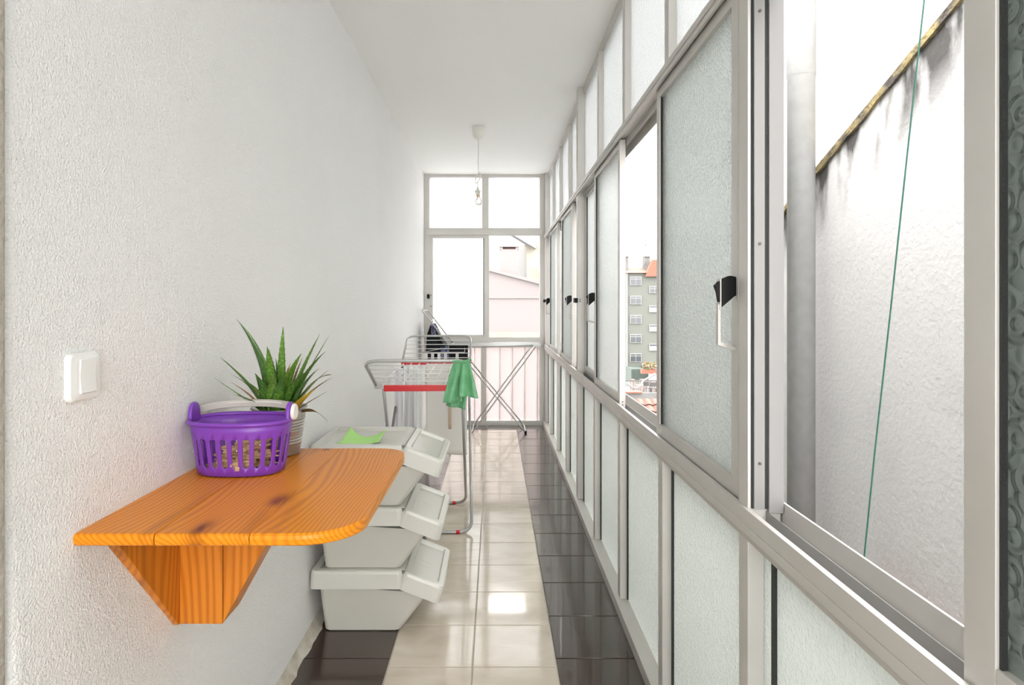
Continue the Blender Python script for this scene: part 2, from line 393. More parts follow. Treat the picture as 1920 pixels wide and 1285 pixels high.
o = MB().box(XL-.22, .62, YN-.1, YN, -.004, .45).box(XL-.22, .62, YN-.1, YN, 2.45, ZC).box(XL-.22, XL+.04, YN-.1, YN, .45, 2.45).box(.47, .62, YN-.1, YN, .45, 2.45).build('wall_near', 'paint')  # unseen opening added to brighten the room with daylight from behind
tag(o, 'white end wall behind the camera with an opening added for daylight', 'wall', kind='structure')
o = MB().box(XL-.16, -.7325, .945, .9620, -.004, 2.13).box(XL-.16, -.7325, -.06, .945, 2.10, 2.13).build('shade_trim', 'reveal_shade', bevel=.004)  # added strip, its dark colour stands for shade on the doorway reveal
tag(o, 'rough grey-brown strip added to darken the doorway reveal at the left edge', 'shade strip', kind='structure')
# mortar fillet instead of a skirting on the left
m = MB()
def fil(i, j):
    y = .99+(YB-1.0)*i; k = .030+.003*math.sin(y*19)+.003*math.sin(y*41+1)+.002*math.sin(y*97)
    return (XL+.038+k*j, y, max(-.003, .034*(1-j)**1.7+.003*math.sin(y*53)*(1-j)*j*4))
m.grid(fil, 160, 6); o = m.build('trim_1', 'mortar', smooth=True); tag(o, 'rough mortar fillet along the foot of the white wall', 'skirting', kind='structure')

# ------------------------------------------------------------------ right glazed wall
YK = [1.348+.667*k for k in range(-4, 9)]          # far edges of the mullions
WR = root('wall_right', (XR, 3, 0), label='glazed aluminium wall of frosted panes along the right side', cat='glazed wall', kind='structure')
bx('bottom_rail', 'alu', WR, .492, .575, YN, YB, -.004, .042, bevel=.002)
def lip(name, mat, x0, x1, z0, z1): bx(name, mat, WR, x0, x1, YN, YB-.01, z0, z1, bevel=.001)
lip('sill_rail', 'alu', .503, .585, .786, .806); lip('sill_front', 'alu', .503, .514, .806, .838)
lip('sill_rib', 'track_white', .5465, .5495, .806, .832); lip('sill_outer_lip', 'alu', .580, .585, .806, .850)
lip('sill_molding', 'alu_dark', .508, .53, .772, .786)
lip('head_rail', 'alu', .500, .585, 1.944, 1.962); lip('head_flange', 'alu', .503, .512, 1.930, 1.944)
lip('head_rib', 'alu', .5465, .5495, 1.918, 1.944); lip('head_outer_lip', 'alu', .580, .585, 1.905, 1.944)
lip('top_rail', 'alu', .545, .60, 2.555, 2.60)
lip('upper_bead', 'alu', .53, .60, 1.962, 1.985)
posts = [-1.37, 1.300, 3.985]
for k, p in enumerate(posts):
    bx('post', 'alu', WR, XR, .578, p, p+(.048 if k < 2 else .07), .0, ZC, bevel=.002)
bx('corner_post', 'alu', WR, XR, .60, 6.585, YB+.02, 0, ZC, bevel=.002)
mull_lo, mull_up = [], []
for y in YK:
    if any(abs(y-(p+.06)) < .12 for p in posts) or y > 6.5 or y < YN+.1: continue
    bx('lower_mullion', 'alu', WR, XR, .545, y-.048, y, .042, .786, bevel=.0015)
    bx('upper_mullion', 'alu', WR, .53, .575, y-.045, y, 1.985, 2.556, bevel=.0015)
# fixed panes : between consecutive bars
edges = sorted([YN]+[p for p in posts]+[y for y in YK if y < 6.5 and y > YN+.1 and not any(abs(y-(p+.06)) < .12 for p in posts)]+[6.585])
for a, b in zip(edges[:-1], edges[1:]):
    bx('lower_pane', 'frosted_lower', WR, .543, .548, a, b, .04, .79)
    bx('upper_pane', 'frosted_white', WR, .556, .561, a, b, 1.97, 2.57)
    bx('pane_gasket', 'gasket', WR, .538, .543, b-.062, b-.046, .045, .785)
# near jamb beside the open window: white track, screws, brush seal
bx('jamb_track', 'track_white', WR, .520, .541, 1.291, 1.3005, .838, 1.944)
bx('brush_seal', 'gasket', WR, .541, .549, 1.2935, 1.3005, .838, 1.944)
bx('jamb_face', 'track_white', WR, .549, .579, 1.289, 1.3005, .83, 1.944, bevel=.001)
bx('jamb_groove', 'gasket', WR, .5165, .520, 1.296, 1.3005, .838, 1.944)
for z in (.93, 1.372, 1.84): MB().lathe([(.003, 1.2885), (.0032, 1.2905), (.003, 1.2912)], (.531, 0, z), 10, axis=1).build('screw', 'screw', WR)
# small strike latch on the far post
la = MB().box(.497, .51, 3.975, 3.985, 1.262, 1.288).box(.51, .536, 3.979, 3.985, 1.262, 1.288).build('strike_plate', 'grey_enamel', WR)
MB().box(.490, .510, 3.973, 4.045, 1.26, 1.29).build('latch', 'black_plastic', WR, bevel=.002)
for z in (1.268, 1.281): MB().lathe([(.004, 3.9775), (.004, 3.979)], (.523, 0, z), 10, axis=1).build('screw', 'screw', WR)
MB().box(.492, .51, 6.59, 6.63, 1.27, 1.30).build('latch', 'black_plastic', WR, bevel=.002)

NW = [0]
def handle(par, x, y, z0, side):
    """black latch box standing into the room with an aluminium grip below; side = +1/-1 in y"""
    pr = [(x, z0+.064), (x-.013, z0+.067), (x-.034, z0+.058), (x-.034, z0-.004), (x-.004, z0+.022), (x, z0+.024)]
    h = MB().prism(pr, 1, y-.009, y+.009).build('handle', 'black_plastic', par, bevel=.002)
    MB().prism([(x-.034, z0+.056), (x-.045, z0+.046), (x-.040, z0+.032), (x-.036, z0+.010), (x-.034, z0+.010)], 1, y-.007, y+.007).build('lever', 'black_plastic', h)
    bx('edge_strip', 'alu_dark', h, x-.0352, x-.033, y-.010, y+.010, z0-.006, z0+.06)
    g = MB()
    for a, b in (((x-.035, z0+.0), (x-.035, z0-.080)), ((x-.035, z0-.080), (x, z0-.094))):
        pass
    g.prism([(x-.039, z0+.005), (x-.032, z0+.005), (x-.032, z0-.076), (x, z0-.086), (x, z0-.094), (x-.012, z0-.092), (x-.039, z0-.083)], 1, y-.006, y+.006)
    g.build('grip', 'alu_dark', h, bevel=.001)
def sash(y0, y1, track, glassmat, label, hside=None, near_w=.045, far_w=.045):
    NW[0] += 1
    x0, x1 = (.518, .544) if track == 0 else (.553, .579)
    z0, z1 = .814, 1.940
    r = root('window_%d' % NW[0], ((x0+x1)/2, (y0+y1)/2, z0), label=label, cat='window', kind='structure')
    bx('stile', 'alu', r, x0, x1, y0, y0+near_w, z0, z1, bevel=.0015)
    bx('stile', 'alu', r, x0, x1, y1-far_w, y1, z0, z1, bevel=.0015)
    bx('bottom_rail', 'alu', r, x0, x1, y0+near_w, y1-far_w, z0, .872, bevel=.0015)
    bx('top_rail', 'alu', r, x0, x1, y0+near_w, y1-far_w, 1.905, z1, bevel=.0015)
    xm = (x0+x1)/2
    bx('pane', glassmat, r, xm-.0025, xm+.0025, y0+near_w-.008, y1-far_w+.008, .866, 1.911)
    g = .004
    MB().box(x0+.004, xm-.003, y0+near_w, y0+near_w+g, .872, 1.905).box(x0+.004, xm-.003, y1-far_w-g, y1-far_w, .872, 1.905).build('gasket', 'gasket', r)
    # guide block and screw hole at the meeting stile foot
    for z in (.83, .842): MB().lathe([(.003, y0-.0006), (.003, y0+.001)], (xm, 0, z), 8, axis=1).build('screw', 'screw', r)
    if hside == 'near': handle(r, x0, y0+.018, 1.245, -1)
    if hside == 'far': handle(r, x0, y1-.018, 1.245, 1)
    return r
sash(1.372, 2.067, 0, 'frosted', 'tall frosted sliding window with black handle beside the open gap, nearest closed one', 'near', .04, .036)
sash(1.352, 2.05, 1, 'frosted', 'outer frosted sash directly behind the nearest closed sliding window')
sash(2.685, 3.375, 0, 'frosted', 'frosted sliding window slid to the far side of the open gap, handle on far stile', 'far', .036, .036)
sash(3.27, 3.975, 1, 'frosted', 'outer frosted sash showing as a narrow strip beside the middle post')
sash(4.36, 5.06, 0, 'frosted', 'frosted sliding window just past the middle post, handle on near stile', 'near', .04, .036)
sash(4.50, 5.18, 1, 'frosted', 'outer frosted sash behind the first window past the middle post')
sash(5.37, 6.15, 0, 'frosted', 'frosted sliding window closest to the back corner, handle on far stile', 'far', .036, .036)
sash(5.75, 6.50, 1, 'frosted', 'outer frosted sash in the back right corner')
sash(.02, .712, 0, 'pattern_glass', 'near sliding window of dark patterned glass at the right edge', None, .045, .046)
sash(-.05, .655, 1, 'pattern_glass', 'outer patterned glass sash behind the one at the right edge', None, .045, .03)
sash(-1.30, -.60, 0, 'frosted', 'frosted sliding window behind the camera', None)
bx('brush_seal', 'gasket', WR, .544, .553, .655, .668, .83, 1.94)

# ------------------------------------------------------------------ back glazed wall
def bX(u): return (u-CU)*YB/F
def bZ(v): return H-(v-CV)*YB/F
WB = root('wall_back', (-.11, YB, 0), label='glazed end wall of aluminium frames and white frosted panes', cat='glazed wall', kind='structure')
y0, y1 = YB-.0, YB+.06
bx('post', 'alu', WB, XL, bX(805), y0, y1, 0, ZC, bevel=.002)
bx('post', 'alu', WB, bX(1012), XR, y0, y1, 0, ZC, bevel=.002)
bx('top_rail', 'alu', WB, bX(805), bX(1012), y0+.01, y1, 2.575, ZC)
bx('head_rail', 'alu', WB, bX(800), bX(1017), y0-.015, y1, bZ(441), bZ(428), bevel=.002)
bx('upper_mullion', 'alu', WB, bX(904), bX(916), y0, y1, bZ(428), 2.575, bevel=.002)
bx('sill_rail', 'alu', WB, bX(800), bX(1017), y0-.02, y1, bZ(650), bZ(636), bevel=.002)
bx('sill_lip', 'alu', WB, bX(800), bX(1017), y0-.012, y0-.006, bZ(636), bZ(633))
bx('lower_mullion', 'alu', WB, bX(902), bX(912), y0, y1, .044, bZ(650), bevel=.002)
bx('bottom_rail', 'alu', WB, bX(800), bX(1017), y0-.005, y1, -.004, .044, bevel=.002)
for a, b in ((805,904), (916,1012)): bx('upper_pane', 'frosted_end', WB, bX(a)-.005, bX(b)+.005, y0+.03, y0+.035, bZ(428)-.005, 2.58)
for a, b in ((805,902), (912,1012)):
    bx('lower_pane', 'frosted_clear', WB, bX(a)-.005, bX(b)+.005, y0+.03, y0+.035, .04, bZ(650)+.005)
sb = root('window_%d' % (NW[0]+1), (bX(860), YB+.01, bZ(633)), label='white frosted sliding sash in the end wall left of the pink wall view', cat='window', kind='structure')
sy0, sy1 = YB+.004, YB+.03
bx('stile', 'alu', sb, bX(803.5), bX(811.5), sy0, sy1, bZ(633), bZ(441), bevel=.001)
bx('stile', 'alu', sb, bX(907.5), bX(917), sy0, sy1, bZ(633), bZ(441), bevel=.001)
bx('top_rail', 'alu', sb, bX(811.5), bX(907.5), sy0, sy1, bZ(446.5), bZ(441), bevel=.001)
bx('bottom_rail', 'alu', sb, bX(811.5), bX(907.5), sy0, sy1, bZ(633), bZ(628), bevel=.001)
bx('pane', 'frosted_end', sb, bX(810), bX(909), sy0+.012, sy0+.017, bZ(630), bZ(444))
bx('gasket', 'gasket', sb, bX(906), bX(907.5), sy0+.004, sy0+.012, bZ(628), bZ(446.5))
hb = MB().box(bX(801), bX(805.5), YB-.03, YB+.004, bZ(560), bZ(552)).build('handle', 'black_plastic', sb, bevel=.003)
bx('strike_plate', 'grey_enamel', hb, bX(806.5), bX(810), YB, YB+.004, bZ(576), bZ(552))
for z in (554, 574): bx('screw', 'screw', hb, bX(807.3), bX(809), YB-.002, YB, bZ(z+1), bZ(z-1))
# balcony rail bars right behind the lower panes
rl = root('railing', (-.1, YB+.12, 0), label='thin vertical railing bars behind the lower end panes', cat='railing')
for u in (816, 842, 866, 889.5, 937, 960.5, 984, 1008): MB().tube([(bX(u), YB+.050, -.03), (bX(u), YB+.050, .86)], .008, 6).build('bar', 'alu_dark', rl, smooth=True)
bx('top_bar', 'grey_enamel', rl, bX(800), bX(1016), YB+.042, YB+.058, .845, .86)
bx('foot_bar', 'grey_enamel', rl, bX(800), bX(1016), YB+.062, YB+.085, -.05, -.03)

# ------------------------------------------------------------------ light switch, outlet
def plate(name, y, z, hw, hh, label, cat):
    r = root(name, (XL, y, z), label=label, cat=cat)
    def rr(w, h, k, n=5):
        out = []
        for cx, cy, a0 in ((w-k, h-k, 0), (-w+k, h-k, PI/2), (-w+k, -h+k, PI), (w-k, -h+k, 1.5*PI)):
            for i in range(n+1):
                t = a0+PI/2*i/n; out.append((cx+k*math.cos(t), cy+k*math.sin(t)))
        return out
    # faceplate, slightly domed
    prof = [(hw, hh, .0), (hw, hh, .006), (hw*.93, hh*.93, .010), (hw*.6, hh*.74, .0115)]
    m = MB(); n = None
    for (a, b, d) in prof:
        pts = rr(a, b, .012*a/hw); n = len(pts)
        m.v += [(XL+d, y+p[0], z+p[1]) for p in pts]
    for i in range(len(prof)-1):
        for j in range(n): m.f.append((i*n+j, i*n+(j+1) % n, (i+1)*n+(j+1) % n, (i+1)*n+j))
    m.f.append(tuple((len(prof)-1)*n+j for j in range(n)))
    m.build('faceplate', 'switch_white', r, smooth=False)
    return r
sw = plate('light_switch', 1.145, 1.122, .043, .0425, 'white single rocker light switch on the plaster wall', 'light switch')
MB().prism([(XL+.009, 1.122-.031), (XL+.0155, 1.122-.029), (XL+.0125, 1.122), (XL+.0145, 1.122+.031), (XL+.009, 1.122+.032)], 1, 1.145-.0195, 1.145+.026).build('rocker', 'switch_white', sw, bevel=.0015)
ot = plate('wall_outlet', 2.54, .262, .04, .04, 'white wall outlet low on the wall behind the stacked bins', 'outlet')
MB().lathe([(.02, XL+.0115), (.021, XL+.014), (.017, XL+.014), (.016, XL+.0118)], (0, 2.54, .262), 20, axis=0).build('socket_ring', 'switch_white', ot)
for dz in (-.009, .009): MB().lathe([(.003, XL+.0116), (.003, XL+.0122)], (0, 2.54, .262+dz), 8, axis=0).build('socket_hole', 'black_plastic', ot)

# ------------------------------------------------------------------ wall table
ZT, TY0, TY1, TX1 = .848, 1.122, 1.80, -.245
tb = root('wall_table', (XL, 1.45, ZT), label='varnished orange pine wall table with rounded corners and triangular bracket', cat='table')
def y_near(x, r=.105):
    d = x-(TX1-r); return TY0 if d <= 0 else TY0+r-math.sqrt(max(0, r*r-d*d))
def y_far(x, r=.075):
    d = x-(TX1-r); return TY1 if d <= 0 else TY1-r+math.sqrt(max(0, r*r-d*d))
for x0, x1 in ((XL+.001, -.598), (-.5965, -.431), (-.4295, TX1)):
    n = 14; xs = [x0+(x1-x0)*i/n for i in range(n+1)]
    if x1 == TX1: xs = [x0, -.39] + [TX1-.105+.105*math.sin(PI/2*i/12) for i in range(13)]
    m = MB(); N = len(xs)
    for x in xs:
        a, b = y_near(min(x, TX1-1e-5)), y_far(min(x, TX1-1e-5)); e = .006
        for (y, z) in ((a+e, ZT), (a+.002, ZT-.003), (a, ZT-.009), (a+.002, ZT-.019), (a+e, ZT-.022), (b-e, ZT-.022), (b, ZT-.010), (b-e, ZT)): m.v.append((x, y, z))
    for i in range(N-1):
        for j in range(8): m.f.append((i*8+j, i*8+(j+1) % 8, (i+1)*8+(j+1) % 8, (i+1)*8+j))
    m.f.append(tuple(range(8))); m.f.append(tuple((N-1)*8+j for j in range(7, -1, -1)))
    o = m.build('plank', 'pine_top', tb, bevel=.0012 if x1 != TX1 else 0, seg=1)
ZBt, ZBb = ZT-.022, .527
MB().prism([(1.19, ZBt), (2*1.50-1.19, ZBt), (1.555, ZBb), (1.448, ZBb)], 0, XL+.001, XL+.026).build('wall_plate', 'pine_bracket', tb, bevel=.002)
MB().box(XL+.026, -.617, 1.452, 1.55, ZBb, ZBt).build('block', 'pine_bracket', tb, bevel=.002)
MB().prism([(-.6165, ZBt), (-.452, ZBt), (-.6165, ZBb+.002)], 1, 1.454, 1.548).build('gusset', 'pine_bracket', tb, bevel=.002)

# ------------------------------------------------------------------ purple basket
BC = Vector((-.612, 1.553)); BZ = ZT+.0008
bk = root('peg_basket', (BC.x, BC.y, BZ), label='purple slotted plastic basket with grey folded handle on pine table', cat='basket')
def oval(t, a, b, p=2.5):
    ct, st = math.cos(t), math.sin(t)
    return (a*math.copysign(abs(ct)**(2/p), ct), b*math.copysign(abs(st)**(2/p), st))
def bpt(t, z):
    k = z/.128; a = .098+.018*k; b = .067+.016*k
    x, y = oval(t, a, b); return (BC.x+x, BC.y+y, BZ+z)
# arc-length table so the slots are even
T = 720; acc = [0]; pr = bpt(0, .06)
for i in range(1, T+1):
    q = bpt(2*PI*i/T, .06); acc.append(acc[-1]+math.dist(pr, q)); pr = q
def t_at(s):
    L_ = s % 1*acc[-1]; lo, hi = 0, T
    while hi-lo > 1:
        mid = (lo+hi)//2
        if acc[mid] <= L_: lo = mid
        else: hi = mid
    f = (L_-acc[lo])/max(1e-9, acc[hi]-acc[lo]); return 2*PI*(lo+f)/T
NS = 24; z0s, z1s = .021, .090
zr = [(.0, 0), (.004, 0), (z0s, 0), (z0s+.002, .16), (z0s+.005, .24), (z0s+.010, .29), (z1s-.004, .29), (z1s-.001, .26), (z1s, 0), (.105, 0), (.124, 0)]
m = MB()
for sidx in range(NS):
    base = len(m.v)
    for (z, h) in zr:
        for f in (0, .12, .5-h, .5+h, .88): pass
        inset = .004 if z == 0 else 0
        for f in (0, .5*(.5-h), .5-h, .5+h, .5+h+.5*(.5-h), 1):
            p = bpt(t_at((sidx+f)/NS), z)
            if inset: p = (BC.x+(p[0]-BC.x)*.96, BC.y+(p[1]-BC.y)*.96, p[2])
            m.v.append(p)
    for i in range(len(zr)-1):
        for j in range(5):
            hole = j == 2 and 2 <= i <= 7
            if j == 2 and zr[i][1] == 0 and zr[i+1][1] == 0: hole = False
            if j == 2 and (i < 2 or i > 7): hole = False
            if hole: continue
            if j == 2 and zr[i][1] == 0: continue        # zero-width strip
            a = base+i*6+j; m.f.append((a, a+1, a+7, a+6))
bm = bmesh.new(); vv = [bm.verts.new(p) for p in m.v]
for f in m.f:
    try: bm.faces.new([vv[i] for i in f])
    except ValueError: pass
# floor disc
ring = [bm.verts.new((BC.x+(bpt(2*PI*i/48, 0)[0]-BC.x)*.97, BC.y+(bpt(2*PI*i/48, 0)[1]-BC.y)*.97, BZ+.0035)) for i in range(48)]
bm.faces.new(ring)
bmesh.ops.remove_doubles(bm, verts=bm.verts, dist=.0004); bmesh.ops.dissolve_degenerate(bm, edges=bm.edges, dist=.0002)
mm = MB(); bm.verts.index_update(); mm.v = [tuple(v.co) for v in bm.verts]; mm.f = [tuple(v.index for v in f.verts) for f in bm.faces]; bm.free()
mm.v = [(x, y, max(z, BZ+.0018)) for x, y, z in mm.v]
mm.build('body', 'purple', bk, solid=.0032, smooth=True)
rimp = [bpt(2*PI*i/72, .126) for i in range(72)]
rimp = [(BC.x+(p[0]-BC.x)*1.02, BC.y+(p[1]-BC.y)*1.02, p[2]-.002) for p in rimp]
MB().tube(rimp, .0055, 8, closed=True).build('rim', 'purple', bk, smooth=True)
for sx in (-1, 1):                                   # rounded lugs that carry the handle
    x = BC.x+sx*.116; pr = [(BC.y-.026, BZ+.118)]
    for i in range(13):
        t = PI-PI*i/12; pr.append((BC.y+.024*math.cos(t), BZ+.140+.026*math.sin(t)))
    pr.append((BC.y+.026, BZ+.118))
    MB().prism(pr, 0, x-.005, x+.005).build('lug', 'purple', bk, bevel=.003)
    MB().lathe([(.0185, 0), (.0195, .002), (.0195, .006), (.017, .009)] if sx > 0 else [(.017, -.009), (.0195, -.006), (.0195, -.002), (.0185, 0)], (x+(.0055 if sx > 0 else .002), BC.y, BZ+.142), 28, axis=0).build('pivot_disc', 'disc_white', bk, smooth=False, bevel=.001)
hp = []
for i in range(37):
    t = PI*i/36; hp.append((BC.x+.121*math.cos(t), BC.y+.002+.092*math.sin(t)**.8 if 0 < i < 36 else BC.y, BZ+.141+.008*math.sin(t)))
m = MB()
for i, p in enumerate(hp):
    a = Vector(hp[max(0, i-1)]); b = Vector(hp[min(36, i+1)]); d = (b-a).normalized(); nrm = Vector((0,0,1)).cross(d).normalized()
    wz = .0095; wn = .004
    for (q, z) in ((-wn, -wz), (wn, -wz), (wn, wz), (-wn, wz)): m.v.append(tuple(Vector(p)+nrm*q+Vector((0,0,z))))
for i in range(36):
    for j in range(4): m.f.append((i*4+j, i*4+(j+1) % 4, (i+1)*4+(j+1) % 4, (i+1)*4+j))
m.f += [(0,1,2,3), (147,146,145,144)]
hd = m.build('handle', 'grey_handle', bk, bevel=.002)
MB().tube([tuple(Vector(p)+Vector((0,-.004,.003))) for p in hp[11:26]], .0012, 5).build('handle_ridge', 'disc_white', hd, smooth=True)

# clothes pegs inside
def peg_proto():
    r = root('clothes_peg', (0,0,0), label='pale wooden clothes peg heaped in the purple basket', cat='clothes peg', group='wooden pegs in the purple basket')
    for s in (-1, 1):
        MB().prism([(-.036, s*.0006), (.010, s*.0010), (.036, s*.0048), (.036, s*.0072), (.004, s*.0066), (-.030, s*.0052), (-.036, s*.0022)], 1, -.0048, .0048).build('jaw', 'peg_wood', r, local=True)
    MB().tube([(0, -.0062, 0), (0, .0062, 0)], .0034, 7).build('spring', 'chrome', r, local=True, smooth=True)
    return r
def copy_tree(o, parent=None):
    cc = o.copy(); COL.objects.link(cc); cc.parent = parent
    for ch in list(o.children): copy_tree(ch, cc)
    return cc
proto = peg_proto(); rg = random.Random(3); n = 0
for layer, cnt in enumerate((11, 11, 10, 6, 3)):
    for i in range(cnt):
        o = proto if n == 0 else copy_tree(proto); n += 1
        while True:
            x = rg.uniform(-.058, .058); y = rg.uniform(-.045, .045)
            if (x/.062)**2+(y/.048)**2 < (1 if layer < 3 else .35): break
        if layer >= 2: x += .012
        o.location = (BC.x+x, BC.y+y, BZ+.0125+layer*.0125+rg.uniform(0, .003))
        o.rotation_euler = (rg.uniform(-.5, .5), rg.uniform(-.18, .18), rg.uniform(0, PI) if layer else rg.uniform(-.5, .5))

# ------------------------------------------------------------------ aloe in a galvanised pot
AC = Vector((-.583, 1.734))
al = root('potted_aloe', (AC.x, AC.y, ZT+.0005), label='spiky green aloe plant in a ribbed galvanised pot behind the basket', cat='plant')
prof = [(.052, 0), (.0535, .001)]
for i in range(61):
    z = .004+.116*i/60; r0 = .0535+.0165*(z/.12)
    rib = .0017*math.sin((z-.03)*2*PI/.008) if (.030 < z < .052 or .066 < z < .100) else 0
    prof.append((r0+rib, z))
prof += [(.0725, .122), (.0735, .1245), (.0715, .1265), (.069, .124), (.066, .108)]
MB().lathe(prof, (AC.x, AC.y, ZT+.0005), 44).build('pot', 'galvanised', al, smooth=True)
MB().lathe([(.0665, .100), (.066, .110), (.03, .114), (.001, .115)], (AC.x, AC.y, ZT), 24).build('soil', 'soil', al, smooth=True)
def leaf(tip_uv, yt, base, ctrl_k, wid, mat, curl=0, teeth=True):
    b = Vector((AC.x+base[0], AC.y+base[1], ZT+.112)); t = P(tip_uv[0], tip_uv[1], yt)
    t.x = max(t.x, XL+.012)
    mid = (b+t)/2; d = t-b; out = Vector((d.x, d.y, 0))
    c_ = b+Vector((0, 0, d.length*ctrl_k))+out*(.5-ctrl_k*.35)
    if curl: c_ = b+Vector((d.x*.55, d.y*.5, d.length*curl))
    n = 14; m = MB(); pts = []; frames = []
    for i in range(n+1):
        s = i/n; pts.append(b*(1-s)**2+c_*2*s*(1-s)+t*s*s)
    for i, p in enumerate(pts):
        dd = (pts[min(n, i+1)]-pts[max(0, i-1)]).normalized()
        # flat face turned to the plant's centre axis
        rad = Vector((p.x-AC.x, p.y-AC.y, 0)); rad = rad if rad.length > .004 else Vector((d.x, d.y-.02, 0))
        side = dd.cross(rad).normalized() if dd.cross(rad).length > 1e-4 else Vector((1,0,0))
        nrm = side.cross(dd).normalized()
        s = i/n; wd = 1.7*wid*(1-s**1.75)*(.86+.14*math.sin(PI*min(1, s*2.2)))+.0004
        th = wd*.34
        k0 = len(m.v)
        for (a, q) in ((-1, .25), (-.5, -.45), (0, -.75), (.5, -.45), (1, .25), (.5, .12), (0, -.05), (-.5, .12)):
            m.v.append(tuple(p+side*(a*wd)+nrm*(q*th)))
        frames.append((p, side, nrm, dd, wd))
    for i in range(n):
        for j in range(8): m.f.append((i*8+j, i*8+(j+1) % 8, (i+1)*8+(j+1) % 8, (i+1)*8+j))
    m.f.append(tuple(range(7, -1, -1))); m.f.append(tuple(n*8+j for j in range(8)))
    if teeth:
        for i in range(1, n-1):
            p, side, nrm, dd, wd = frames[i]
            for sg in (-1, 1):
                q = p+side*(sg*wd)+nrm*(.08*wd); k0 = len(m.v)
                m.v += [tuple(q-dd*.0018-side*sg*.0006), tuple(q+dd*.0018-side*sg*.0006), tuple(q+side*sg*.0020+dd*.0012), tuple(q+nrm*.0008-side*sg*.0006)]
                m.f += [(k0, k0+1, k0+2), (k0, k0+2, k0+3), (k0+1, k0+3, k0+2)]
    m.build('leaf', mat, al, smooth=True)
G, Lg, Yl, Br, Tn = 'aloe_green', 'aloe_light', 'aloe_yellow', 'aloe_brown', 'aloe_tan'
LV = [((443,598),1.66,(-.006,-.02),.62,.0125,G), ((452,607),1.72,(-.004,.01),.62,.0085,Lg), ((413,671),1.62,(-.02,-.02),.42,.0125,Lg), ((404,669),1.70,(-.025,0),.40,.007,G),
      ((387,708),1.66,(-.035,-.005),.25,.006,Lg), ((501,650),1.60,(-.004,-.035),.52,.0125,Lg), ((504,655),1.66,(.004,-.028),.5,.011,G), ((531,612),1.68,(.006,-.012),.55,.0095,Lg),
      ((524,663),1.70,(.004,.005),.5,.010,G), ((517,672),1.74,(0,.02),.5,.006,G), ((540,690),1.66,(.012,-.03),.5,.008,G), ((600,626),1.68,(.02,-.01),.42,.0085,Lg), ((618,628),1.72,(.025,.008),.40,.0075,G),
      ((611,659),1.64,(.03,-.02),.5,.0085,G), ((565,663),1.60,(.012,-.04),.5,.010,Lg), ((567,671),1.70,(.016,.004),.5,.007,Tn), ((623,708),1.60,(.04,-.02),.32,.0062,Br), ((575,697),1.58,(.022,-.042),.48,.0075,G),
      ((598,691),1.64,(.032,-.015),.45,.008,G), ((616,694),1.68,(.036,0),.40,.0065,Lg), ((437,740),1.58,(-.02,-.04),.35,.0085,G), ((431,700),1.64,(-.022,-.012),.45,.006,Lg), ((433,717),1.57,(-.018,-.04),.35,.005,Tn),
      ((546,690),1.58,(.01,-.045),.5,.009,Lg), ((478,700),1.58,(-.01,-.046),.5,.012,G), ((512,700),1.56,(0,-.05),.5,.012,Lg), ((545,681),1.62,(.008,-.02),.5,.004,Tn), ((536,705),1.56,(.008,-.05),.5,.011,G), ((462,715),1.60,(-.015,-.03),.45,.011,Lg)]
for tp, yt, bs, ck, wd, mt in LV: leaf(tp, yt, bs, ck, wd, mt)
leaf((589,731), 1.60, (.034,-.045), .26, .0098, Yl)
leaf((622,703), 1.68, (.03,0), 0, .0055, Br, curl=.62)
leaf((612,735), 1.61, (.04,-.03), .2, .003, Br, teeth=False)
leaf((615,792), 1.66, (.055,-.01), 0, .0028, Br, curl=.22, teeth=False)
leaf((592,728), 1.62, (.035,-.035), .3, .004, Tn, teeth=False)

# ------------------------------------------------------------------ stacked white bins
BYN, BYF = 2.433, 2.815
def rrect(x0, x1, y0, y1, r, n=4):
    out = []
    for cx, cy, a0 in ((x1-r, y1-r, 0), (x0+r, y1-r, PI/2), (x0+r, y0+r, PI), (x1-r, y0+r, 1.5*PI)):
        for i in range(n+1):
            t = a0+PI/2*i/n; out.append((cx+r*math.cos(t), cy+r*math.sin(t)))
    return out
def loft(m, rings, cap0=True, cap1=True):
    k = len(m.v); n = len(rings[0])
    for r in rings: m.v += [tuple(p) for p in r]
    for i in range(len(rings)-1):
        for j in range(n): m.f.append((k+i*n+j, k+i*n+(j+1) % n, k+(i+1)*n+(j+1) % n, k+(i+1)*n+j))
    if cap0: m.f.append(tuple(k+j for j in range(n-1, -1, -1)))
    if cap1: m.f.append(tuple(k+(len(rings)-1)*n+j for j in range(n)))
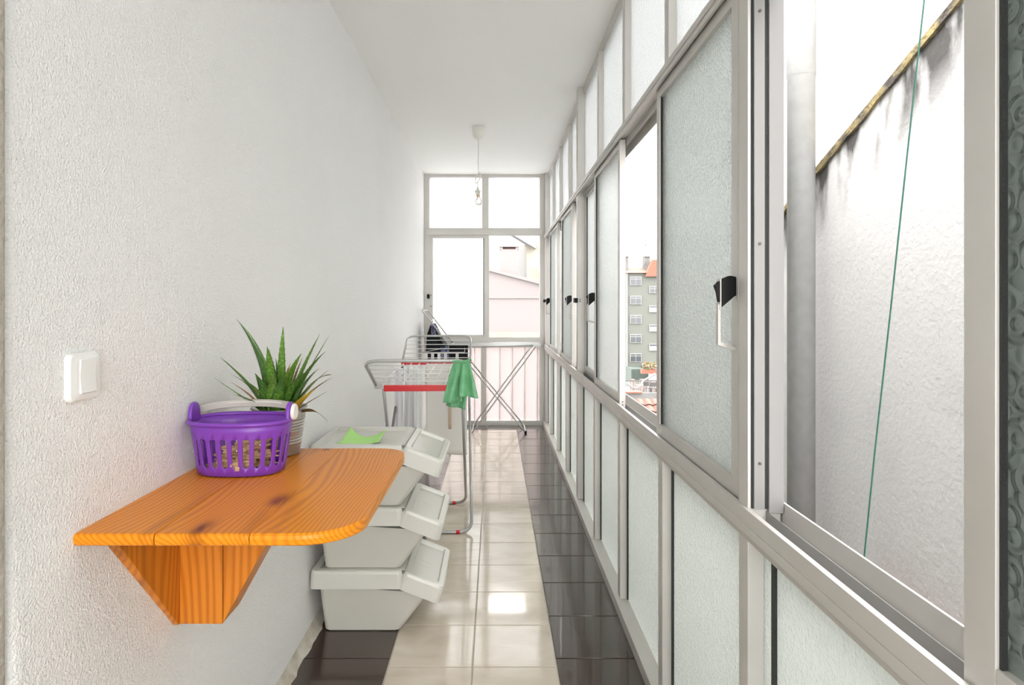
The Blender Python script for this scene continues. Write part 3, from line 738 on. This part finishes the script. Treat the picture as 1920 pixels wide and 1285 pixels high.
def make_bin(lv, label):
    zb = lv*.2386+.0005
    r = root('recycling_bin', (-.48, 2.62, zb), label=label, cat='storage bin', group='stacked white flip lid bins')
    # body: rounded tub whose front leans outwards; the top follows the lid then drops to the front flap
    rings = []
    for z, ins in ((0, .004), (.004, 0), (.06, -.006), (.12, -.011), (.145, -.0135), (.176, -.016)):
        k = z/.176; fx = -.364+.107*min(1, z/.143)
        rg_ = rrect(-.655-.020*k+ins*0+(.004 if z == 0 else 0), fx-(.004 if z == 0 else 0), BYN+.026-.010*k+(.004 if z == 0 else 0), BYF-.026+.010*k-(.004 if z == 0 else 0), .022)
        ring_ = []
        for (x, y) in rg_:
            zz = z
            if z > .1 and x > -.35: zz = min(z, .176-(x+.35)*.36)
            ring_.append((x, y, zb+zz))
        rings.append(ring_)
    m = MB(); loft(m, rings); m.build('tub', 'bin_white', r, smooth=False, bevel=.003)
    # fixed lid half: skirt, rim, recessed top
    def lidshape(x0, x1, y0, y1, zt, hgt, rim, rec, rad):
        m = MB()
        R = lambda d, z: [(x, y, z) for x, y in rrect(x0+d, x1-d if d < rim else x1-d, y0+d, y1-d, max(.004, rad-d*.6), 5)]
        loft(m, [R(-.004, zt-hgt), R(0, zt-.012), R(.003, zt-.003), R(.008, zt), R(rim, zt), R(rim+.003, zt-rec)], cap0=True, cap1=True)
        return m
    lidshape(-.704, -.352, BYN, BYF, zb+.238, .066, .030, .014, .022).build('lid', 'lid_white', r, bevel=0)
    # hinge knuckles
    m = MB(); yy = BYN+.02
    while yy < BYF-.03:
        m.box(-.362, -.346, yy, yy+.013, zb+.226, zb+.2375); yy += .0175
    m.build('hinge', 'lid_white', r)
    bx('hinge_shade', 'hinge_shade_grey', r, -.3635, -.3445, BYN+.012, BYF-.012, zb+.222, zb+.2345)  # dark strip, shade between the knuckles put into the colour
    # flap: same cap shape, tilted down to the front
    ang = math.radians(21); px, pz = -.348, zb+.2365
    fm = MB(); L_ = .166
    fs = lidshape(0, L_, BYN-.001, BYF+.001, 0, .066, .026, .012, .022)
    fm.v = [(px+x*math.cos(ang)+z*math.sin(ang), y, pz-x*math.sin(ang)+z*math.cos(ang)) for x, y, z in fs.v]; fm.f = fs.f
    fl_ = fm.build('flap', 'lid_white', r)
    # embossed glossy pictogram plate
    em = MB(); em.box(.058, .098, 2.575, 2.61, -.0125, -.0112).box(.058, .098, 2.622, 2.665, -.0125, -.0112)
    e2 = MB(); e2.v = [(px+x*math.cos(ang)+z*math.sin(ang), y, pz-x*math.sin(ang)+z*math.cos(ang)) for x, y, z in em.v]; e2.f = em.f
    e2.build('embossed_mark', 'lid_white', fl_, bevel=.0004)
    return r
make_bin(0, 'white plastic flip lid bin at the bottom of the stack, standing on the floor')
make_bin(1, 'white plastic flip lid bin in the middle of the stack of three')
make_bin(2, 'white plastic flip lid bin on top of the stack with green cloth on its lid')
# light green sponge cloth on the top lid
zl = .4772+.0005+.224
def spg(s, t):
    x = -.605+.155*s; y = 2.485+.150*t
    e = abs(s-.5)*2
    z = zl+.004+.030*max(0, (s-.45)/.55)**2.0*(.5+.5*t)+.040*max(0, (.40-s)/.40)**1.5*max(0, t-.25)/.75+.010*max(0, .35-s)*max(0, .4-t)*6
    return (x+.02*(t-.5)*(1-s), y, z)
o = MB().grid(spg, 20, 14).build('sponge_cloth', 'lime_cloth', smooth=True, solid=.003); tag(o, 'light green sponge cloth curled on the top bin lid', 'cloth')

# ------------------------------------------------------------------ folding drying rack with red bars
rk = root('drying_rack', (-.405, 4.01, 0), .036, label='silver folding drying rack with red cross bar and raised wings', cat='drying rack')
def T_(pts, r, n=8): return MB().tube(pts, r, n)
def lb(mbx, name, mat, par=rk, **k): return mbx.build(name, mat, par, local=True, **k)
W = .245; FY, RY, DZ = -.62, .62, .822
lb(MB().box(-.205, .210, FY-.006, FY+.012, DZ-.030, DZ+.002), 'cross_bar', 'red_plastic', bevel=.002)
lb(MB().box(-.235, .235, RY-.004, RY+.010, DZ-.006, DZ+.008), 'cross_bar', 'red_plastic', bevel=.002)
for sx in (-1, 1):
    lb(MB().box(sx*.232-.016, sx*.232+.016, RY-.015, RY+.020, DZ-.013, DZ+.016), 'hinge_clip', 'red_plastic', bevel=.004)
    lb(MB().box(sx*.232-.020, sx*.232+.014, FY-.014, FY+.016, DZ-.014, DZ+.012), 'hinge_clip', 'grey_enamel', bevel=.004)
    lb(T_([(sx*.232, FY, DZ), (sx*.232, RY, DZ)], .0055), 'deck_rail', 'white_wire', smooth=True)
for i in range(7):
    x = -.175+.35*i/6; lb(T_([(x, FY, DZ+.004), (x, RY, DZ+.004)], .0028, 6), 'deck_rod', 'white_wire', smooth=True)
def wing(y0, z0, y1, z1):
    P_ = [(-W, y0, z0), (-W-.004, y1, z1), (W+.004, y1, z1), (W, y0, z0)]
    wg = lb(T_(fillet(P_, .085, 8), .0085, 10), 'wing', 'grey_enamel', smooth=True)
    for i in range(1, 6):
        t = i/6.2+.02; y = y0+(y1-y0)*t; z = z0+(z1-z0)*t; e = W-.0 if t < .8 else W-.012
        MB().tube([(-e, y, z), (e, y, z)], .0028, 6).build('wing_rod', 'white_wire', wg, local=True, smooth=True)
wing(FY, DZ, -.99, .985); wing(RY+.01, DZ+.004, 1.09, 1.0)
def legs(xt, yt, zt, xb, yb):
    p = [(-xt, yt, zt), (-xb, yb, .0095), (xb, yb, .0095), (xt, yt, zt)]
    lg = lb(T_(fillet(p, .075, 8), .0085, 10), 'leg_frame', 'steel_tube', smooth=True)
    for sx in (-1, 1): MB().tube([(sx*(xb-.085), yb, .0095), (sx*(xb-.065), yb, .0095)], .0105, 10).build('foot_ring', 'red_plastic', lg, local=True, smooth=True)
legs(.207, FY+.01, .80, .222, 0.0); legs(.235, .50, .81, .258, -.516)
for sx in (-1, 1): lb(MB().box(sx*.235-.012, sx*.235+.012, .46, .52, .70, .815), 'leg_joint', 'black_plastic', bevel=.003)
# ------------------------------------------------------------------ green cloth over the near wing
def gcl(s, t):
    # folded over the rounded wing corner; s across, t down the near side; second lobe behind
    ang = -.55+1.5*s
    drop = t
    cx, cy = -.148, 3.075
    x = cx+.078*(s-.5)*2*(.45+.55*min(1, t*1.3))+.012*math.sin(s*9+t*2)
    y = cy-.025*math.sin(PI*min(1, t*1.2))-.02*math.cos(s*2*PI)*min(1, t*2)+.10*(s-.3)*.6
    z = .992-.0-(.205*t if s < .48 else .165*t)+.010*math.sin(PI*min(1, t*6)*.5)-.006*math.sin(s*11)
    return (x, y, z)
gt = root('cleaning_cloth', (-.15, 3.08, .985), label='green cleaning cloth draped over the corner of the near rack wing', cat='cloth')
def lobe(x0t, x1t, x0b, x1b, yt, yb, zt, zb0, zb1, amp, ph):
    def f(s, t):
        tt = t**.9
        x = (x0t+(x1t-x0t)*s)*(1-tt)+(x0b+(x1b-x0b)*s)*tt
        y = yt*(1-tt)+yb*tt+amp*1.5*math.sin(s*9+ph+1.2*t)*min(1, t*2.5)
        z = zt+(zb0+(zb1-zb0)*s-zt)*t+(.012*math.sin(PI*s))*(1-t)
        return (x, y, z)
    return MB().grid(f, 16, 16)
lobe(-.200,-.140,-.246,-.158,3.03,2.985,.972,.792,.800,.010,0).build('front_fold', 'green_cloth', gt, smooth=True, solid=.004)
lobe(-.160,-.122,-.172,-.080,3.025,2.975,.978,.826,.816,.012,2).build('front_fold', 'green_cloth', gt, smooth=True, solid=.004)
lobe(-.200,-.125,-.236,-.145,3.055,3.075,.972,.765,.748,.010,1).build('back_fold', 'green_cloth', gt, smooth=True, solid=.004)
MB().grid(lambda s, t: (-.205+.085*s+.006*t, 3.012+.058*t, .978+.010*math.sin(PI*t)+.004*math.sin(s*8)), 12, 8).build('top_fold', 'green_cloth', gt, smooth=True, solid=.004)

# ------------------------------------------------------------------ laundry hanging on the rack
def hang(name, mat, x0, x1, y, z0, z1, amp, fr, label, cat, skew=0, dy=.0, parts=None):
    def f(s, t):
        x = x0+(x1-x0)*s+skew*t*(s-.5)
        return (x, y+dy*s+amp*math.sin(s*fr+.6*t)*(.35+.65*t), z1+(z0-z1)*t+.006*math.sin(s*fr*.7)*t)
    o = MB().grid(f, 26, 18).build(name, mat, smooth=True, solid=.003)
    tag(o, label, cat, 'laundry hanging from the drying racks'); return o
hang('hanging_towel', 'lilac_fabric', -.66, -.605, 4.20, .25, .835, .012, 9, 'narrow white towel hanging at the wall side of the rack', 'towel')
hang('hanging_shirt', 'white_fabric', -.60, -.505, 4.30, .28, .835, .022, 16, 'crumpled white shirt hanging between the two towels', 'shirt', skew=.04)
hang('hanging_towel', 'white_fabric', -.525, -.47, 4.15, .22, .835, .009, 12, 'white textured towel hanging beside the cream sheet', 'towel')
sh = hang('hanging_sheet', 'cream_fabric', -.485, -.200, 4.50, .20, .835, .008, 7, 'wide cream sheet with a tan stripe hanging on the drying rack', 'sheet')
MB().grid(lambda s, t: (-.328+.022*s, 4.488+.006*math.sin((.55+.08*s)*7+.6*t)*(.35+.65*t), .80-.42*t), 3, 10).build('stripe', 'tan_fabric', sh, smooth=True, solid=.002)

# ------------------------------------------------------------------ second rack across the end
r2 = root('drying_rack', (0, 6.40, 0), 0, label='silver drying rack across the end wall with crossed legs and one raised wing', cat='drying rack')
def l2(mbx, name, mat, par=None, **k): return mbx.build(name, mat, par or r2, **k)
YA, YBk, Z2 = 6.10, 6.62, .846
l2(T_([(-.43, YA, Z2), (.44, YA, Z2+.012)], .010), 'deck_rail', 'grey_enamel', smooth=True)
l2(T_([(-.43, YBk, Z2), (.44, YBk, Z2+.012)], .010), 'deck_rail', 'grey_enamel', smooth=True)
for x in (-.43, .44): l2(T_([(x, YA, Z2+.006), (x, YBk, Z2+.006)], .009), 'end_bar', 'grey_enamel', smooth=True)
for i in range(1, 6):
    y = YA+(YBk-YA)*i/6; l2(T_([(-.43, y, Z2+.004), (.44, y, Z2+.016)], .003, 6), 'deck_rod', 'white_wire', smooth=True)
l2(MB().box(.355, .43, YA-.018, YA+.012, Z2+.002, Z2+.024), 'hinge_clip', 'white_wire', bevel=.003)
wg2 = l2(T_(fillet([(-.43, YA+.01, Z2), (-.695, YA+.01, 1.19), (-.695, YBk-.03, 1.19), (-.43, YBk-.03, Z2)], .03, 5), .007), 'wing', 'grey_enamel', smooth=True)
for k in (.25, .5, .72): MB().tube([(-.43-.265*k, YA+.01, Z2+.344*k), (-.43-.265*k, YBk-.03, Z2+.344*k)], .003, 6).build('wing_rod', 'white_wire', wg2, smooth=True)
def leg2(xt, xb, ya, yb):
    l2(T_(fillet([(xt, ya, Z2-.004), (xb*.86+xt*.14, ya, .13), (xb, ya, .0095), (xb, yb, .0095), (xb*.86+xt*.14, yb, .13), (xt, yb, Z2-.004)], .05, 5), .0072, 10), 'leg_frame', 'steel_tube', smooth=True)
leg2(.385, -.225, YA+.09, YBk-.015); leg2(-.40, .292, YA+.11, YBk-.035)
MB().lathe([(.011, .0), (.012, .02), (.009, .024)], (.292, YA+.125, 0), 10).build('rubber_foot', 'black_plastic', r2)
# dark laundry on it
m = MB().prism([(-.672, .69), (-.655, .96), (-.622, 1.055), (-.598, 1.060), (-.56, .985), (-.455, .80), (-.45, .66), (-.56, .63)], 1, 6.125, 6.45)
o = m.build('hanging_trousers', 'black_fabric', bevel=.012, seg=3); tag(o, 'black trousers folded over the raised wing by the wall', 'trousers', 'laundry hanging from the drying racks')
o = hang('hanging_waistband', 'navy_fabric', -.612, -.568, 6.115, .95, 1.07, .004, 6, 'navy striped sock lying over the black trousers', 'sock')
hang('hanging_shorts', 'black_fabric', -.44, -.26, 6.085, .62, .862, .006, 8, 'black garment hanging from the front of the far rack', 'garment')
hang('hanging_cloth', 'navy_fabric', -.52, -.44, 6.075, .60, .845, .006, 9, 'navy striped cloth hanging beside the black garment', 'cloth')
for i, u in enumerate((799, 811, 823, 835, 857)):
    x = (u-CU)*6.02/F
    hang('hanging_sock', 'lilac_fabric' if i % 2 else 'white_fabric', x-.014, x+.014, 6.02+.003*i, .585+.01*i, .80, .004, 5,
         ['white sock hung nearest the wall on the far rack', 'lilac sock, second from the wall on the far rack', 'white sock, middle of the five on the far rack', 'lilac sock, fourth from the wall on the far rack', 'white sock hung farthest from the wall on the far rack'][i], 'sock')
r3 = MB().tube([(-.69, 6.02, .80), (-.29, 6.02, .80)], .004, 6)
r3.tube([(-.69, 6.02, .80), (-.47, 6.115, .836)], .004, 6).tube([(-.29, 6.02, .80), (-.29, 6.10, .842)], .004, 6)
r3.build('sock_rail', 'grey_enamel', r2, smooth=True)

# ------------------------------------------------------------------ pendant bulb
LX, LY = -.130, 4.90
lp = root('pendant_lamp', (LX, LY, ZC), label='bare bulb hanging on a white cord from a ceiling rose', cat='lamp')
MB().lathe([(.051, ZC-.001), (.049, ZC-.006), (.046, ZC-.012), (.043, ZC-.05), (.036, ZC-.075), (.022, ZC-.088), (.006, ZC-.092)], (LX, LY, 0), 28).build('ceiling_rose', 'lamp_plastic', lp, smooth=True)
cz = [(LX, LY, ZC-.09), (LX, LY, 2.40), (LX-.004, LY, 2.33), (LX+.002, LY, 2.25)]
MB().tube(cz, .0028, 6).build('cord', 'lamp_plastic', lp, smooth=True)
kn = []
for i in range(61):
    t = i/60*2*PI*3; kn.append((LX-.004+.019*math.cos(t)+.008*math.sin(t), LY+.007*math.sin(t*1.3)+.002*i/10, 2.215+.036*math.sin(t)+.012*math.cos(t)))
MB().tube(kn, .003, 6).build('knotted_cord', 'lamp_plastic', lp, smooth=True)
MB().tube([(LX-.004, LY, 2.18), (LX-.008, LY, 2.155), (LX-.006, LY, 2.14)], .003, 6).build('cord', 'lamp_plastic', lp, smooth=True)
SX = LX-.005
MB().lathe([(.007, 2.145), (.012, 2.125), (.024, 2.115), (.025, 2.110), (.019, 2.108), (.018, 2.09), (.016, 2.085)], (SX, LY, 0), 20).build('socket', 'lamp_plastic', lp, smooth=False)
MB().lathe([(.014, 2.086), (.014, 2.068), (.012, 2.066)], (SX+.004, LY, 0), 18).build('bulb_cap', 'brass', lp, smooth=True)
MB().lathe([(.012, 2.068), (.015, 2.060), (.024, 2.048), (.028, 2.034), (.026, 2.020), (.018, 2.009), (.006, 2.004), (.001, 2.0035)], (SX+.006, LY, 0), 24).build('bulb', 'bulb_glass', lp, smooth=True)

# ================================================================== outside
g = MB().box(-150, 150, -60, 300, -13, -12).build('ground', 'asphalt'); tag(g, 'street level ground far below the windows', 'ground', kind='structure')
# neighbour's gable wall with mossy sloping top, drainpipe, wire, higher wall behind
zt = lambda y: 3.28-.395*y
gw = root('gable_wall', (0, 0, 0), label='weathered white neighbour wall with sloping mossy black-stained top edge', cat='wall')
MB().prism([(-2.2, -6), (4.79, -6), (4.79, zt(4.79)), (-2.2, zt(-2.2))], 0, 1.68, 1.92).build('wall', 'gable_render', gw)
m = MB(); n = 60
for i in range(n+1):
    y = -2.2+6.99*i/n; j = .006*math.sin(y*23)+.005*math.sin(y*57+1)
    for (x, z) in ((1.665, zt(y)-.030+j), (1.665, zt(y)+.004), (1.935, zt(y)+.012), (1.935, zt(y)-.02)): m.v.append((x, y, z))
for i in range(n):
    for j in range(4): m.f.append((i*4+j, i*4+(j+1) % 4, (i+1)*4+(j+1) % 4, (i+1)*4+j))
m.build('coping', 'moss', gw)
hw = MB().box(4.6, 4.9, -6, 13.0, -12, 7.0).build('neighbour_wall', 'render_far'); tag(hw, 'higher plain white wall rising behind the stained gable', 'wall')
px_, py_ = 1.575, 3.312
dp = root('drainpipe', (px_, py_, .3), label='pale grey painted drainpipe in front of the stained gable wall', cat='pipe')
MB().lathe([(.067, .06), (.067, 2.42), (.0705, 2.423), (.0705, 6)], (px_, py_, 0), 32).build('pipe', 'pipe_grey', dp, smooth=True)
for z in (3.6,): MB().lathe([(.074, z), (.074, z+.03)], (px_, py_, 0), 24).box(px_+.04, 1.679, py_-.012, py_+.012, z+.004, z+.026).build('bracket', 'pipe_grey', dp)
wp = [P(1733, 0, 1.62), P(1700, 300, 1.60), P(1668, 600, 1.585), P(1640, 850, 1.58), P(1615, 1100, 1.575)]
wp = [wp[0]+(wp[0]-wp[1])*1.5]+wp+[wp[-1]+(wp[-1]-wp[-2])*.6]
o = MB().tube(wp, .0022, 6).build('washing_line', 'wire_green', smooth=True); tag(o, 'thin green wire hanging down outside the open window', 'wire')
# terracotta ledge at the foot of the wall
lg = root('tile_ledge', (1.3, 2.2, -.3), label='broken terracotta tile ledge at the foot of the neighbour wall', cat='ledge')
rg = random.Random(5); y = -.6
while y < 4.6:
    L_ = rg.uniform(.16, .30); MB().box(1.50+rg.uniform(0, .04), 1.675, y, y+L_-.008, -.06, .025+rg.uniform(0, .025)).build('tile', 'terracotta' if rg.random() < .65 else 'render_white', lg, bevel=.004); y += L_
MB().box(.72, 1.675, -.6, 4.7, -.3, -.06).build('slab', 'concrete', lg)

# pink house at the end
pk = root('pink_house', (0, 16, -12), label='pale pink house with sloping roof line and chimney beyond the end window', cat='building')
pz = lambda x: 2.07-.262*x
MB().prism([(-7, -12), (2.6, -12), (2.6, pz(2.6)), (-.6, pz(-.6)), (-7, pz(-.6)+1.68-2.6)], 1, 16, 20).build('wall', 'pink_render', pk)
MB().prism([(-.6, pz(-.6)-.03), (2.62, pz(2.62)-.03), (2.62, pz(2.62)+.05), (-.6, pz(-.6)+.05)], 1, 15.93, 20).build('verge', 'pink_render', pk)
MB().box(-7, 2.6, 15.97, 16, 1.40, 1.45).build('string_course', 'pink_render', pk)
MB().box(-7, 2.62, 15.9, 16, .30, .57).build('ledge', 'cream_render', pk)
cx0, cx1 = (939-CU)*16.4/F, (970-CU)*16.4/F
ch = MB().box(cx0, cx1, 16.2, 16.65, 1.5, 2.64).build('chimney', 'pink_render', pk)
MB().box(cx0-.03, cx1+.03, 16.17, 16.68, 2.70, 2.745).box(cx0-.02, cx0+.05, 16.2, 16.65, 2.64, 2.70).box(cx1-.05, cx1+.02, 16.2, 16.65, 2.64, 2.70).build('cap', 'pink_render', ch)
MB().box(cx0+.05, cx1-.05, 16.25, 16.6, 2.63, 2.69).build('flue', 'pink_dark', ch)
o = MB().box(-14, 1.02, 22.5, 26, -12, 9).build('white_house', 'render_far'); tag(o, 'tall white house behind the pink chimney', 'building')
cr = root('cream_house', (1.8, 21, -12), label='cream house at the right behind the pink roof slope', cat='building')
MB().box(1.02, 3.2, 21, 26, -12, 9).build('wall', 'cream_render', cr)
for z in (1.3, 2.1, 3.2): MB().box(1.0, 1.02, 21.1, 21.7, z, z+.45).build('window', 'shutter', cr)
MB().prism([(.35, 3.85), (1.3, 3.25), (1.3, 3.05), (.35, 3.62)], 1, 20.7, 21.3).build('eave', 'shutter', cr)

# tiled roof below the open window
YR, ZR = 20.0, H-177*20/F
rf = root('tiled_roof', (5, 19, -12), label='red clay tile roof just below the open side window', cat='roof')
sl = math.radians(25)
def rp(x, d, off=0): return (x, YR-d*math.cos(sl)-off*math.sin(sl), ZR-d*math.sin(sl)+off*math.cos(sl))
m = MB()
m.add([rp(2.9, -.05, -.06), rp(8, -.05, -.06), rp(8, 3.2, -.06), rp(2.9, 3.2, -.06), rp(2.9, -.05, -.3), rp(8, -.05, -.3), rp(8, 3.2, -.3), rp(2.9, 3.2, -.3)],
      [(0,1,2,3), (4,7,6,5), (0,4,5,1), (1,5,6,2), (2,6,7,3), (3,7,4,0)]).build('deck', 'roof_tile', rf)
tm = MB(); n = 6
for e, off in ((0, .0), (1, .045)):
    for i in range(n+1):
        t = i/n; x = -.115+.23*t; zz = .045*math.sin(PI*t)
        tm.v.append((x, -.36*e*math.cos(sl)-(zz+off)*math.sin(sl), -.36*e*math.sin(sl)+(zz+off)*math.cos(sl)))
    for i in range(n+1):
        t = i/n; x = -.115+.23*t; zz = .045*math.sin(PI*t)-.02
        tm.v.append((x, -.36*e*math.cos(sl)-(zz+off)*math.sin(sl), -.36*e*math.sin(sl)+(zz+off)*math.cos(sl)))
q = 2*(n+1)
for i in range(n): tm.f += [(i, i+1, q+i+1, q+i), (n+1+i, q+n+1+i, q+n+2+i, n+2+i), (q+i, q+i+1, q+n+2+i, q+n+1+i)]
tmesh = bpy.data.meshes.new('roof_tile'); tmesh.from_pydata(tm.v, [], tm.f); tmesh.update(); tmesh.materials.append(MATS['roof_tile'])
for rr_ in range(8):
    for cc_ in range(16):
        o = bpy.data.objects.new('clay_tile', tmesh); COL.objects.link(o); o.parent = rf
        p = Vector(rp(3.05+.235*cc_, .36*rr_, -.03)); o.location = BASE[rf.name].inverted() @ p
MB().prism([(-13, -12), (-13, -11)], 0, 0, 1) if False else None
MB().box(2.9, 8, YR-2.6, YR+.15, -12, ZR-1.4).build('house_wall', 'render_white', rf)

# apartment block
YA_ = 95.0
ax = lambda u: (u-CU)*YA_/F
az = lambda v: H-(v-CV)*YA_/F
ap = root('apartment_block', (ax(1215), YA_, -12), label='grey-green five storey apartment block with white windows seen through the open window', cat='building')
MB().box(ax(1174), ax(1320), YA_, YA_+14, -12, az(511)).build('wall', 'apartment_green', ap)
MB().prism([(YA_-.5, az(512)), (YA_+9, az(478)), (YA_+14.5, az(512))], 0, ax(1172), ax(1322)).build('roof', 'roof_tile', ap)
for u in (1171, 1212): 
    q_ = MB().box(ax(u), ax(u+10), YA_+1.0, YA_+2.5, az(512), az(481)).build('chimney', 'concrete', ap); MB().box(ax(u-.6), ax(u+10.6), YA_+.8, YA_+2.7, az(481), az(479.5)).build('cap', 'concrete', q_)
MB().tube([(ax(1215), YA_+1.5, az(480)), (ax(1215), YA_+1.5, az(449))], .06, 6).tube([(ax(1212), YA_+1.5, az(451)), (ax(1220), YA_+1.5, az(450))], .05, 5).tube([(ax(1213), YA_+1.5, az(458)), (ax(1218), YA_+1.5, az(457))], .05, 5).build('antenna', 'iron', ap)
MB().prism([(ax(1208), az(519)), (ax(1222), az(488)), (ax(1236), az(488)), (ax(1236), az(519))], 1, YA_-.6, YA_+.5).build('dormer', 'terracotta', ap)
MB().box(ax(1174.5), ax(1176), YA_-.25, YA_, -12, az(511)).build('downpipe', 'apartment_trim', ap)
def win(u0, u1, v0, v1, blind=False):
    f = MB().box(ax(u0), ax(u1), YA_-.18, YA_+.05, az(v1), az(v0)).build('window', 'apartment_trim', ap)
    if blind:
        MB().box(ax(u0+.8), ax(u1-.8), YA_-.24, YA_-.17, az(v1-1), az(v0+4)).build('blind', 'shutter', f)
        MB().box(ax(u0+.8), ax(u1-.8), YA_-.22, YA_-.17, az(v0+4), az(v0+1)).build('pane', 'dark_glass', f)
    else:
        um = (u0+u1)/2
        for a, b in ((u0+1, um-.5), (um+.5, u1-1)):
            MB().box(ax(a), ax(b), YA_-.22, YA_-.17, az(v1-1), az(v0+5)).build('pane', 'dark_glass', f)
            MB().box(ax(a), ax(b), YA_-.22, YA_-.17, az(v0+3.8), az(v0+1.2)).build('pane', 'dark_glass', f)
for k, v in enumerate((519, 555, 591, 627, 663)):
    win(1181, 1202.5, v, v+16)
    win(1217, 1237, v+18, v+31, k > 0) if k < 4 else None
    for u in (1252, 1288): win(u, u+21, v, v+16)
sh_ = MB().box(ax(1173), ax(1202), YA_-4, YA_, -12, az(687)).build('shed', 'shed_green', ap)
for i in range(9): MB().box(ax(1174+3*i), ax(1174.6+3*i), YA_-4.1, YA_-4, -12, az(688)).build('rib', 'shed_green', sh_)
ex = MB().box(ax(1203), ax(1240), YA_-5, YA_, -12, az(682)).build('extension', 'apartment_trim', ap)
MB().box(ax(1217), ax(1227), YA_-5.1, YA_-5, az(695), az(685)).build('pane', 'dark_glass', ex)
MB().box(ax(1205), ax(1215), YA_-5.1, YA_-5, az(697), az(685)).build('pane', 'shutter', ex)

# courtyard terrace between roof and apartment block
yt = 60.0
tx = lambda u, y: (u-CU)*y/F
tz = lambda v, y: H-(v-CV)*y/F
tr = root('roof_terrace', (12, 52, -12), label='cluttered roof terrace with parapet and railing between tile roof and apartment block', cat='terrace')
MB().box(tx(1150, 46), tx(1330, 46), 46, 46.3, -12, tz(737, 46)).build('parapet', 'concrete', tr)
MB().box(tx(1150, 46), tx(1203, 46), 45.8, 46.5, tz(737, 46), tz(734.5, 46)).build('coping', 'terracotta', tr)
MB().prism([(46.3, -12), (46.3, -7.0), (88, -10.0), (88, -12)], 0, 7.5, 40).build('deck', 'concrete', tr)
MB().tube([(tx(1150, 55), 55, tz(714, 55)), (tx(1300, 55), 55, tz(714, 55))], .05, 5).build('handrail', 'iron', tr)
for i in range(46): MB().box(tx(1160+3.0*i, 55)-.02, tx(1160+3.0*i, 55)+.02, 54.97, 55.03, tz(736, 55), tz(714, 55)).build('baluster', 'apartment_trim', tr)
hp_ = [(tx(1176+i*1.5, 50), 50, tz(718+10*math.sin(PI*min(1, i/20)) - (max(0, i-16)*.9), 50)) for i in range(36)]
o = MB().tube(hp_, .07, 6).build('garden_hose', 'shutter', smooth=True); tag(o, 'pale hose looped along the terrace railing', 'hose')
rg = random.Random(11)
for i, (u, v, y, w_, h_) in enumerate(((1186, 718, 66, 7, 11), (1203, 719, 66, 11, 12), (1222, 720, 66, 13, 11), (1195, 722, 64, 20, 5))):
    o = MB().box(tx(u, y), tx(u+w_, y), y, y+1.2, tz(v+6, y)-1.2, tz(v-h_+6, y)).build('brick_stack', 'brick_red', bevel=.08)
    tag(o, ['small heap of red bricks at the left of the terrace', 'wide heap of red bricks mid terrace', 'red brick heap at the right of the terrace', 'low row of red bricks along the terrace'][i], 'bricks', 'brick heaps on the terrace')
def bush(u, v, y, r, name, label):
    rt = root(name, (tx(u, y), y, tz(v, y)), label=label, cat='plant')
    m = MB(); q = P(u, v, y)
    for k in range(170):
        d = Vector((rg.gauss(0, 1), rg.gauss(0, 1), rg.gauss(0, 1))).normalized()*r*rg.uniform(.5, 1); c_ = q+Vector((d.x*1.6, d.y, d.z*.8+r*.6))
        a = Vector((rg.uniform(-1, 1), rg.uniform(-1, 1), rg.uniform(-1, 1))).normalized()*r*.22; b = a.orthogonal().normalized()*r*.14
        m.add([c_-a, c_+b, c_+a, c_-b], [(0,1,2,3)])
    m.build('foliage', 'foliage', rt); MB().box(q.x-r*1.5, q.x+r*1.5, q.y-.4, q.y+.4, q.z-r*.7, q.z).build('planter', 'terracotta', rt)
bush(1218, 693, 84, .75, 'flower_box', 'red flowering planter box in front of the apartment block')
for i, (u, v) in enumerate(((1213, 727), (1226, 728))):
    q = P(u, v, 50); r_ = root('garden_chair', (q.x, 50, q.z-.5), label=['dark metal garden chair, left of two on the terrace', 'dark metal garden chair, right of two on the terrace'][i], cat='chair', group='terrace chairs')
    MB().box(q.x-.22, q.x+.22, 49.8, 50.2, q.z-.04, q.z).build('seat', 'iron', r_); MB().box(q.x-.22, q.x+.22, 50.2, 50.24, q.z+.1, q.z+.42).build('backrest', 'iron', r_)
    for sx in (-.2, .2):
        for sy in (-.18, .22): MB().box(q.x+sx-.02, q.x+sx+.02, 50+sy-.02, 50+sy+.02, q.z-.9, q.z).build('leg', 'iron', r_)
